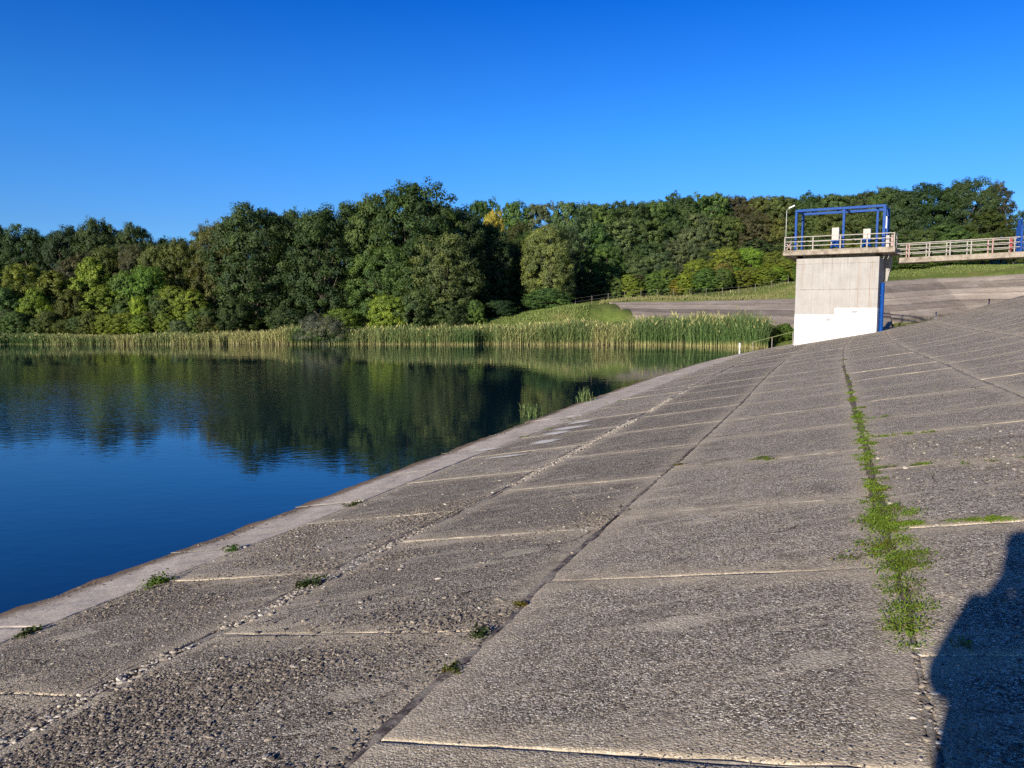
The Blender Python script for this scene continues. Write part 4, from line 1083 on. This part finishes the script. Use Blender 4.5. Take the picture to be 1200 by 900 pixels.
# rubble in the second joint, white chips in the grassy one
m = 4200; y = r.uniform(3, 24, m); x = xw(y) + (J2(y) + r.normal(0, .05, m)) / CN; k = fbm(y * .9, y * 0 + 4, 3) > .38
put(x[k], y[k], np.exp(r.normal(math.log(.010), .4, k.sum())), np.clip(r.beta(5, 1.3, k.sum()), 0, 1))
m = 90; y = r.uniform(2.6, 3.5, m); x = xw(y) + (J4(y) + r.normal(0, .05, m)) / CN
put(x, y, np.exp(r.normal(math.log(.009), .35, m)), np.clip(r.beta(5, 1.2, m), 0, 1))
m = 2600; y = r.uniform(6, 30, m); x = xw(y) + (.10 + np.abs(r.normal(0, .13, m))) / CN
put(x, y, np.exp(r.normal(math.log(.008), .4, m)), np.clip(r.beta(1.2, 3, m), 0, 1))
v, f, t_ = stones(np.concatenate(X), np.concatenate(Y), np.concatenate(RR), np.concatenate(TT), r)
st = np_mesh('loose_stones', v, f, M['stone'], attrs=dict(tint=t_)); tag(st, 'gravel and bared stones on the near slabs', 'gravel', kind='stuff')

# ------------------------------------------------------------------ intake tower (local frame: x along the face, y back, z from the water)
TA = math.atan2(-2.5, 4.08)
tower = empty('intake_tower', (18.02, 49.5, 0), TA)
tag(tower, 'square concrete intake tower with whitewashed foot and blue lifting frame', 'tower')
MB().box(0, 4.785, 0, 3.0, -1.5, 6.25).build('shaft', M['tower'], tower, .02)
MB().box(.30, 4.5, .45, 2.9, 6.253, 6.44).build('head_beam', M['deckc'], tower, .01)
d = MB(); d.box(-.72, 5.66, -.6, 3.3, 6.443, 6.76); d.build('deck', M['deckc'], tower, .02)
c = MB(); c.hexa([(-.02, 1.6, 5.98), (-.003, 1.6, 5.98), (-.003, 3.0, 5.98), (-.02, 3.0, 5.98), (-.70, -.3, 6.44), (-.003, -.3, 6.44), (-.003, 3.2, 6.44), (-.70, 3.2, 6.44)]); c.build('corbel', M['deckc'], tower)
c = MB(); c.hexa([(4.79, 2.55, 4.95), (5.0, 2.55, 4.80), (5.0, 3.0, 4.80), (4.79, 3.0, 4.95), (4.79, 2.55, 5.95), (5.2, 2.55, 5.95), (5.2, 3.0, 5.95), (4.79, 3.0, 5.95)]); 
c.box(4.79, 5.2, 2.553, 2.997, 5.953, 6.44); c.build('bracket', M['tower'], tower, .01)
for q in (5.0, 5.25): MB().tube([(q, .25, 6.44), (q, .25, 6.2), (q - .05, .25, 6.1)], .03).build('drain_spout', M['grey'], tower)
MB().tube([(4.93, .9, .3), (4.93, .9, 4.7)], .12, 14).build('vent_pipe', M['blue'], tower, smooth=False)
for q in (2.4, 3.9): MB().box(4.786, 4.95, .75, 1.05, q, q + .06).build('pipe_clamp', M['blue'], tower)
MB().box(1.9, 2.18, -.022, -.003, 2.36, 2.50).build('gauge_plate', M['grey'], tower)
MB().box(3.35, 3.70, -.022, -.003, 2.86, 3.0).build('gauge_plate', M['grey'], tower)
# railing of the deck
rl = MB(); 
rail = MB()
x0, x1, y0, y1 = -.64, 5.58, -.53, 3.22
for zz in (7.02, 7.29, 7.565):
    w = .045 if zz > 7.5 else .036
    rail.bar((x0, y0, zz), (x1, y0, zz), w); rail.bar((x0, y0 + .03, zz), (x0, y1, zz), w); rail.bar((x0 + .03, y1, zz), (x1 - .9, y1, zz), w); rail.bar((x1, y0 + .03, zz), (x1, 1.0, zz), w)
ra = rail.build('railing', M['rail'], tower)
for (qx, qy) in [(x0, y0), (1.04, y0), (2.62, y0), (4.12, y0), (x1, y0), (x0, 1.3), (x0, y1), (1.5, y1), (3.3, y1), (4.66, y1), (x1, 1.02)]:
    MB().box(qx - .032, qx + .032, qy - .032 + .06, qy + .032 + .06, 6.762, 7.60).build('post', M['rail'], ra)
p = MB()
p.bar((x0 + .1, -.40, 6.8), (x0 + .32, -.40, 7.18), .05); p.bar((x0 + .1, -.40, 7.18), (x0 + .38, -.40, 6.85), .05); p.build('brace', M['pinkrail'], ra)
gp = MB(); gp.box(5.34, 5.46, .2, .235, 6.80, 7.5); gp.build('warning_panel', M['pinkrail'], ra)
for q in (6.95, 7.2, 7.4): pass
# lifting frame
fr = MB(); fx0, fx1, fy0, fy1 = -.12, 4.94, .15, 2.2
B = .13
for yy in (fy0, fy1): fr.box(fx0 - B/2, fx1 + B/2, yy - B/2, yy + B/2, 9.18, 9.33)
fo = fr.build('lifting_frame', M['blue'], tower, .008)
for (qx, qy, w) in [(fx0, fy0, .13), (fx0, fy1, .13), (2.68, fy0, .13), (fx1, fy0, .16), (fx1, fy1, .16), (fx1 - .42, fy0 + .4, .12)]:
    m_ = MB(); m_.box(qx - w/2, qx + w/2, qy - w*.62, qy + w*.62, 6.762, 9.178)
    m_.box(qx - w*.9, qx + w*.9, qy - w*.9, qy + w*.9, 6.764, 6.785)
    m_.build('column', M['blue'], fo, .006)
for qx in (fx0, 2.68, fx1): MB().box(qx - .05, qx + .05, fy0 + B/2 + .002, fy1 - B/2 - .002, 9.20, 9.31).build('cross_beam', M['blue'], fo, .005)
MB().box(fx1 + .09, fx1 + .15, .1, .2, 7.9, 8.6).build('cable_tray', M['white'], fo)
# hoists
for qx, zt in ((2.08, 8.19), (3.90, 8.02)):
    hx = MB()
    for sx_ in (-1, 1):
        for sy_ in (-1, 1): hx.bar((qx + sx_ * .26, 1.2 + sy_ * .26, 6.765), (qx + sx_ * .12, 1.2 + sy_ * .12, 7.32), .06)
    hx.box(qx - .24, qx + .24, .96, 1.44, 7.32, 7.42); hx.tube([(qx, 1.2, 7.0), (qx, 1.2, 7.32)], .12, 10)
    ho = hx.build('hoist', M['blue'], tower, .004)
    MB().box(qx - .21, qx + .21, 1.0, 1.4, 7.424, zt).build('housing', M['box'], ho, .02)
    MB().tube([(qx - .05, .9, 7.36), (qx - .05, .78, 7.36)], .07, 10).build('hand_wheel', M['blue'], ho)
MB().box(5.02, 5.22, .5, .85, 6.765, 7.52).build('control_cabinet', M['box'], tower, .012)
# lamp
la = Vector((18.02, 49.5, 0)) + Matrix.Rotation(TA, 4, 'Z') @ Vector((-.62, -.36, 6.76))
lamp = empty('lamp_post', la, TA); tag(lamp, 'slim pale lamp post at the left corner of the tower deck', 'lamp')
MB().tube([(0, 0, 0), (0, 0, 2.5), (.05, 0, 2.56), (.16, 0, 2.62)], [.028, .022, .012, .010], 8).build('pole', M['pole'], lamp, smooth=True)
hd = MB(); hd.hexa([(.14, -.07, 2.60), (.50, -.07, 2.75), (.50, .07, 2.75), (.14, .07, 2.60), (.12, -.05, 2.68), (.48, -.05, 2.83), (.48, .05, 2.83), (.12, .05, 2.68)])
hd.build('lamp_head', M['white'], lamp, .015)

# ------------------------------------------------------------------ footbridge
BA = math.atan2(-.407, .914)
bridge = empty('footbridge', (23.3, 46.8, 0), BA)
tag(bridge, 'narrow concrete footbridge with pale railings from tower to dam crest', 'footbridge')
sl = .031
def bz(x): return 6.15 + sl * x
L = 17.5
m_ = MB(); m_.hexa([(-.1, 0, 5.84), (L, 0, 5.84 + sl * L), (L, 1.42, 5.84 + sl * L), (-.1, 1.42, 5.84), (-.1, 0, 6.15), (L, 0, bz(L)), (L, 1.42, bz(L)), (-.1, 1.42, 6.15)]); m_.build('deck', M['deckc'], bridge, .015)
m_ = MB()
for qy in (.25, 1.0): m_.hexa([(-.15, qy, 5.6), (6.5, qy, 5.75), (6.5, qy + .2, 5.75), (-.15, qy + .2, 5.6), (-.15, qy, 5.836), (6.5, qy, 6.03), (6.5, qy + .2, 6.03), (-.15, qy + .2, 5.836)])
for qy, st in ((.06, .41), (1.34, .33)):
    m_ = MB()
    for q in (.28, .55, .83):
        e_ = (-.45 if qy > 1 else -.32)
        m_.bar((e_, qy, bz(e_) + q), (L, qy, bz(L) + q), .045 if q > .8 else .036)
    ro = m_.build('railing', M['rail'], bridge)
    q = st; k = 0
    while q < L:
        pk = (k in (0, 4))
        MB().box(q - .03, q + .03, qy - .03 + (.055 if qy < 1 else -.055), qy + .03 + (.055 if qy < 1 else -.055), bz(q) + .002, bz(q) + .86).build('post', M['pinkrail'] if pk else M['rail'], ro)
        q += 1.07; k += 1
# pier near the crest
MB().box(9.5, 10.1, .2, 1.2, 2.0, 6.12).build('pier', M['deckc'], bridge, .02)
# blue gate across the bridge
def bw(x, y, z): return Vector((23.3, 46.8, 0)) + Matrix.Rotation(BA, 4, 'Z') @ Vector((x, y, z))
gate = empty('bridge_gate', bw(6.05, 0, bz(6.05)), BA); tag(gate, 'tall blue steel gate with rounded top closing the footbridge', 'gate')
n = 9
outline = [(-.02, .12), (-.02, 1.42)] + [(-.02 + .42 * (1 - math.cos(i / n * math.pi / 2)), 1.42 + .40 * math.sin(i / n * math.pi / 2)) for i in range(1, n + 1)] + [(1.02, 1.82)] + [(1.02 + .42 * math.sin(i / n * math.pi / 2), 1.42 + .40 * math.cos(i / n * math.pi / 2)) for i in range(1, n + 1)] + [(1.44, .12)]
k = len(outline)
vs = [(-.02, y, z) for y, z in outline] + [(.02, y, z) for y, z in outline]
fs = [tuple(range(k)), tuple(range(2 * k - 1, k - 1, -1))] + [(i, (i + 1) % k, k + (i + 1) % k, k + i) for i in range(k)]
m_ = MB(); m_.add(vs, fs); m_.build('panel', M['blue'], gate)
for yy in (-.06, .34, .70, 1.08, 1.48): MB().box(-.05, .05, yy - .025, yy + .025, .01, 1.86 if .2 < yy < 1.3 else 1.5).build('upright', M['blue'], gate, .006)
# side wing standing out along the bridge edge
m_ = MB()
for i in range(5): m_.box(.10 + .17 * i, .14 + .17 * i, -.10, -.06, .05, 1.55 + .28 * math.sin(min(1, i / 2.5) * math.pi / 2))
m_.bar((.06, -.08, .3), (.9, -.08, .3), .05); m_.bar((.06, -.08, 1.3), (.9, -.08, 1.3), .05); m_.build('side_wing', M['blue'], gate)
s_ = empty('warning_sign', bw(5.72, 1.02, bz(5.7)), BA); tag(s_, 'small red sign on a post just left of the blue gate', 'sign')
MB().box(-.02, .02, .02, .06, 0, .9).build('post', M['red'], s_); MB().box(-.07, .07, -.01, .01, .22, .80).build('board', M['red'], s_, .01)

# ------------------------------------------------------------------ small things on the banks
for px, py, top, t, lab, mt in [(1095, 368.5, 360, 57.5, 'white marker post with black top on the dam shoulder', 'white'), (1156, 355.5, 349.5, 53.5, 'red topped dark marker post on the dam shoulder nearer the crest', 'red')]:
    x = (px - 600) / F * t; z = float(DZ(x, t)) - .05
    o = empty('marker_post', (x, t, z)); tag(o, lab, 'post', 'marker posts on the dam shoulder')
    hh = max(.45, (py - top) * t / F)
    MB().box(-.03, .03, -.03, .03, 0, hh * .7).build('shaft', M['white'] if mt == 'white' else M['grey'], o, .004)
    MB().box(-.035, .035, -.035, .035, hh * .7 + .002, hh).build('cap', M['grey'] if mt == 'white' else M['red'], o, .004)
# sloping handrail by the reeds
h0 = at(882, 401, 59); h1 = at(931, 388.5, 51.5)
o = empty('stair_handrail', (h0[0], h0[1], 0)); tag(o, 'sloping yellow green handrail running from the tower down to the water', 'handrail')
m_ = MB(); m_.tube([(0, 0, h0[2]), tuple(h1 - np.array([h0[0], h0[1], 0]))], .022, 8); m_.build('rail', M['yellow'], o)
for k in (0.0, .5, .97):
    q = h0 + (h1 - h0) * k
    MB().tube([(q[0] - h0[0], q[1] - h0[1], -.4), (q[0] - h0[0], q[1] - h0[1], q[2] - .03)], .022, 8).build('post', M['rail'], o)
g0 = at(866.5, 407, 60); o = empty('gauge_post', (g0[0], 60, -.5)); tag(o, 'short white gauge post standing in the water by the reeds', 'post')
MB().box(-.035, .035, -.035, .035, 0, .98).build('staff', M['white'], o, .004); MB().box(-.06, .06, -.045, -.037, .6, .95).build('scale_board', M['white'], o)
# post and wire fence above the lining
fence = empty('wire_fence', (0, 80, 3)); tag(fence, 'thin post and wire fence along the top of the far bank', 'fence')
fp = []
for px in list(range(655, 940, 19)):
    t = np.interp(px, [655, 700, 930], [79, 80.5, 83]); x = (px - 600) / F * t; z = float(TZ(np.array(x), np.array(t)))
    fp.append((x, t - 80, z - 3))
    MB().box(x - .016, x + .016, t - 80 - .016, t - 80 + .016, z - 3.3, z - 3 + .85).build('post', M['wood'], fence)
m_ = MB()
for q in (.45, .8): m_.tube([(a_, b_, c_ + q) for a_, b_, c_ in fp], .004, 4)
m_.build('wire', M['grey'], fence)
# worn stone steps under the bridge
o = empty('stone_steps', tuple(at(1132, 318, 86.5))); tag(o, 'worn pale stone steps leading up under the footbridge', 'steps')
m_ = MB()
for i in range(8): m_.box(-.55 + .1 * math.sin(i * 2), .55 + .1 * math.sin(i * 2.3), i * .55, i * .55 + .62, -1.0 + i * .16, -.28 + i * .16)
m_.build('flight', M['mortar'], o, .04)

# ------------------------------------------------------------------ the photographer, standing behind the lens
PX = -.17
gz = float(DZ(PX, -.4))
sk = {'pelvis': (0, -.42, .90, .27), 'belly': (0, -.41, 1.1, .25), 'chest': (0, -.40, 1.29, .21), 'neck0': (0, -.39, 1.46, .10), 'neck': (0, -.37, 1.50, .06), 'head0': (0, -.34, 1.60, .10), 'head': (0, -.34, 1.70, .125), 'headt': (0, -.345, 1.78, .09)}
bones = [('pelvis', 'belly'), ('belly', 'chest'), ('chest', 'neck0'), ('neck0', 'neck'), ('neck', 'head0'), ('head0', 'head'), ('head', 'headt')]
for s in (-1, 1):
    q = 'L' if s < 0 else 'R'
    dz = float(DZ(s * .14, -.4)) - gz
    sk.update({'hip'+q: (s*.14, -.42, .80, .17), 'knee'+q: (s*.14, -.40, .50 + dz, .095), 'ank'+q: (s*.14, -.44, .09 + dz, .047), 'toe'+q: (s*.16, -.24, .035 + dz, .04),
               'sho'+q: (s*.255, -.39, 1.43, .095), 'elb'+q: (s*.34, -.36, 1.13, .095), 'wri'+q: (s*.095 - PX, -.10, 1.50, .04), 'palm'+q: (s*.078 - PX, -.055, 1.56, .034)})
    bones += [('pelvis', 'hip'+q), ('hip'+q, 'knee'+q), ('knee'+q, 'ank'+q), ('ank'+q, 'toe'+q), ('chest', 'sho'+q), ('sho'+q, 'elb'+q), ('elb'+q, 'wri'+q), ('wri'+q, 'palm'+q)]
    for i in range(4):
        b0 = f'f{i}{q}'
        sk[b0+'a'] = (s*(.085 - .002*i) - PX, -.035, 1.585 - .02*i, .010); sk[b0+'b'] = (s*(.066 - .003*i) - PX, -.030, 1.60 - .021*i, .009); sk[b0+'c'] = (s*(.050 + .004*abs(i-1)) - PX, -.029, 1.60 - .021*i, .008)
        bones += [('palm'+q, b0+'a'), (b0+'a', b0+'b'), (b0+'b', b0+'c')]
    sk['th'+q] = (s*.06 - PX, -.05, 1.545, .011); sk['tt'+q] = (s*.035 - PX, -.042, 1.56, .009); bones += [('palm'+q, 'th'+q), ('th'+q, 'tt'+q)]
a = NT('clothes_and_skin'); v = a.coord(); sp_ = a.n('SeparateXYZ'); a.l(v, sp_.inputs[0])
isk = a.math('MAXIMUM', a.math('GREATER_THAN', sp_.outputs[2], 1.53), a.math('MULTIPLY', a.math('GREATER_THAN', sp_.outputs[2], 1.49), a.math('GREATER_THAN', sp_.outputs[1], .22)))
a.l(a.mix(isk, (.03, .035, .05, 1), (.42, .25, .18, 1)), a.b.inputs['Base Color']); a.b.inputs['Roughness'].default_value = .8
M['person'] = a.m
names = list(sk); me = bpy.data.meshes.new('body')
person = empty('person', (PX, -.36, gz)); tag(person, 'person in dark clothes taking the photograph, casting the shadow at lower right', 'person')
me.from_pydata([(sk[k][0], sk[k][1] + .4, sk[k][2]) for k in names], [(names.index(a_), names.index(b_)) for a_, b_ in bones], []); me.update()
body = bpy.data.objects.new('body', me); COL.objects.link(body); body.parent = person; me.materials.append(M['person'])
md = body.modifiers.new('skin', 'SKIN'); md.use_smooth_shade = True
for i, k in enumerate(names):
    sv = me.skin_vertices[0].data[i]; sv.radius = (sk[k][3], sk[k][3]); sv.use_root = (k == 'pelvis')
sd = body.modifiers.new('sub', 'SUBSURF'); sd.levels = 1; sd.render_levels = 2
hm = bpy.data.meshes.new('hair'); import bmesh
bm_ = bmesh.new(); bmesh.ops.create_icosphere(bm_, subdivisions=3, radius=1)
bmesh.ops.delete(bm_, geom=[q for q in bm_.verts if q.co.z < -.25 or (q.co.y > .35 and q.co.z < .45)], context='VERTS')
for q in bm_.verts: q.co = Vector((q.co.x * .125, q.co.y * .135 + .05, q.co.z * .12 + 1.73))
bm_.to_mesh(hm); bm_.free(); hm.materials.append(M['bark']); ho_ = bpy.data.objects.new('hair', hm); COL.objects.link(ho_); ho_.parent = person
ph = MB(); ph.box(-.08, .08, -.018 , -.010, 1.565, 1.64)
po = ph.build('phone', M['grey'], None, .003); po.location = (0, -.012, gz); tag(po, 'phone held up by the person in dark clothes', 'phone')

# ------------------------------------------------------------------ light, sky, camera
SUN_AZ, SUN_EL = -146.0, 14.6
sd_ = bpy.data.lights.new('sun', 'SUN'); sd_.energy = 5.0; sd_.angle = R(.53); sd_.color = (1, .90, .76)
so = bpy.data.objects.new('sun', sd_); COL.objects.link(so)
dvec = Vector((math.sin(R(SUN_AZ)) * math.cos(R(SUN_EL)), math.cos(R(SUN_AZ)) * math.cos(R(SUN_EL)), math.sin(R(SUN_EL))))
so.rotation_euler = dvec.to_track_quat('Z', 'Y').to_euler(); so.location = dvec * 60
w = bpy.data.worlds.new('World'); scene.world = w; w.use_nodes = True; nt = w.node_tree
sk_ = nt.nodes.new('ShaderNodeTexSky'); sk_.sky_type = 'NISHITA'; sk_.sun_disc = False
sk_.sun_elevation = R(SUN_EL); sk_.sun_rotation = R(SUN_AZ % 360); sk_.ozone_density = 4; sk_.dust_density = .3; sk_.air_density = 1
tc = nt.nodes.new('ShaderNodeTexCoord'); sx = nt.nodes.new('ShaderNodeSeparateXYZ'); nt.links.new(tc.outputs['Generated'], sx.inputs[0])
rp = nt.nodes.new('ShaderNodeValToRGB'); nt.links.new(sx.outputs[2], rp.inputs[0])
els = [(0.0, (.28, .52, .90)), (.098, (.22, .40, .68)), (.208, (.12, .39, .72)), (.375, (.005, .235, .64)), (.52, (.008, .05, .19)), (.866, (.03, .025, .06))]
e = rp.color_ramp.elements
while len(e) < len(els): e.new(.5)
for i, (p, c) in enumerate(els): e[i].position = p; e[i].color = (*c, 1)
mx = nt.nodes.new('ShaderNodeVectorMath'); mx.operation = 'MULTIPLY'
nt.links.new(sk_.outputs[0], mx.inputs[0]); nt.links.new(rp.outputs[0], mx.inputs[1])
sc = nt.nodes.new('ShaderNodeVectorMath'); sc.operation = 'SCALE'; sc.inputs['Scale'].default_value = 1.7
nt.links.new(mx.outputs[0], sc.inputs[0])
bg = nt.nodes['Background']; nt.links.new(sc.outputs[0], bg.inputs[0]); bg.inputs[1].default_value = .12

cam = bpy.data.cameras.new('camera'); co = bpy.data.objects.new('camera', cam); COL.objects.link(co)
cam.sensor_width = 36; cam.lens = F / 1200 * 36; cam.clip_start = .02; cam.clip_end = 6000
co.location = (0, 0, H); co.rotation_euler = (math.pi / 2 - TH, 0, 0); scene.camera = co
vs_ = scene.view_settings; vs_.view_transform = 'Standard'; vs_.look = 'None'; vs_.exposure = 0.4; vs_.gamma = 1
scene.render.engine = 'CYCLES'; scene.cycles.use_denoising = False
scene.cycles.max_bounces = 6; scene.cycles.diffuse_bounces = 3; scene.cycles.transparent_max_bounces = 4
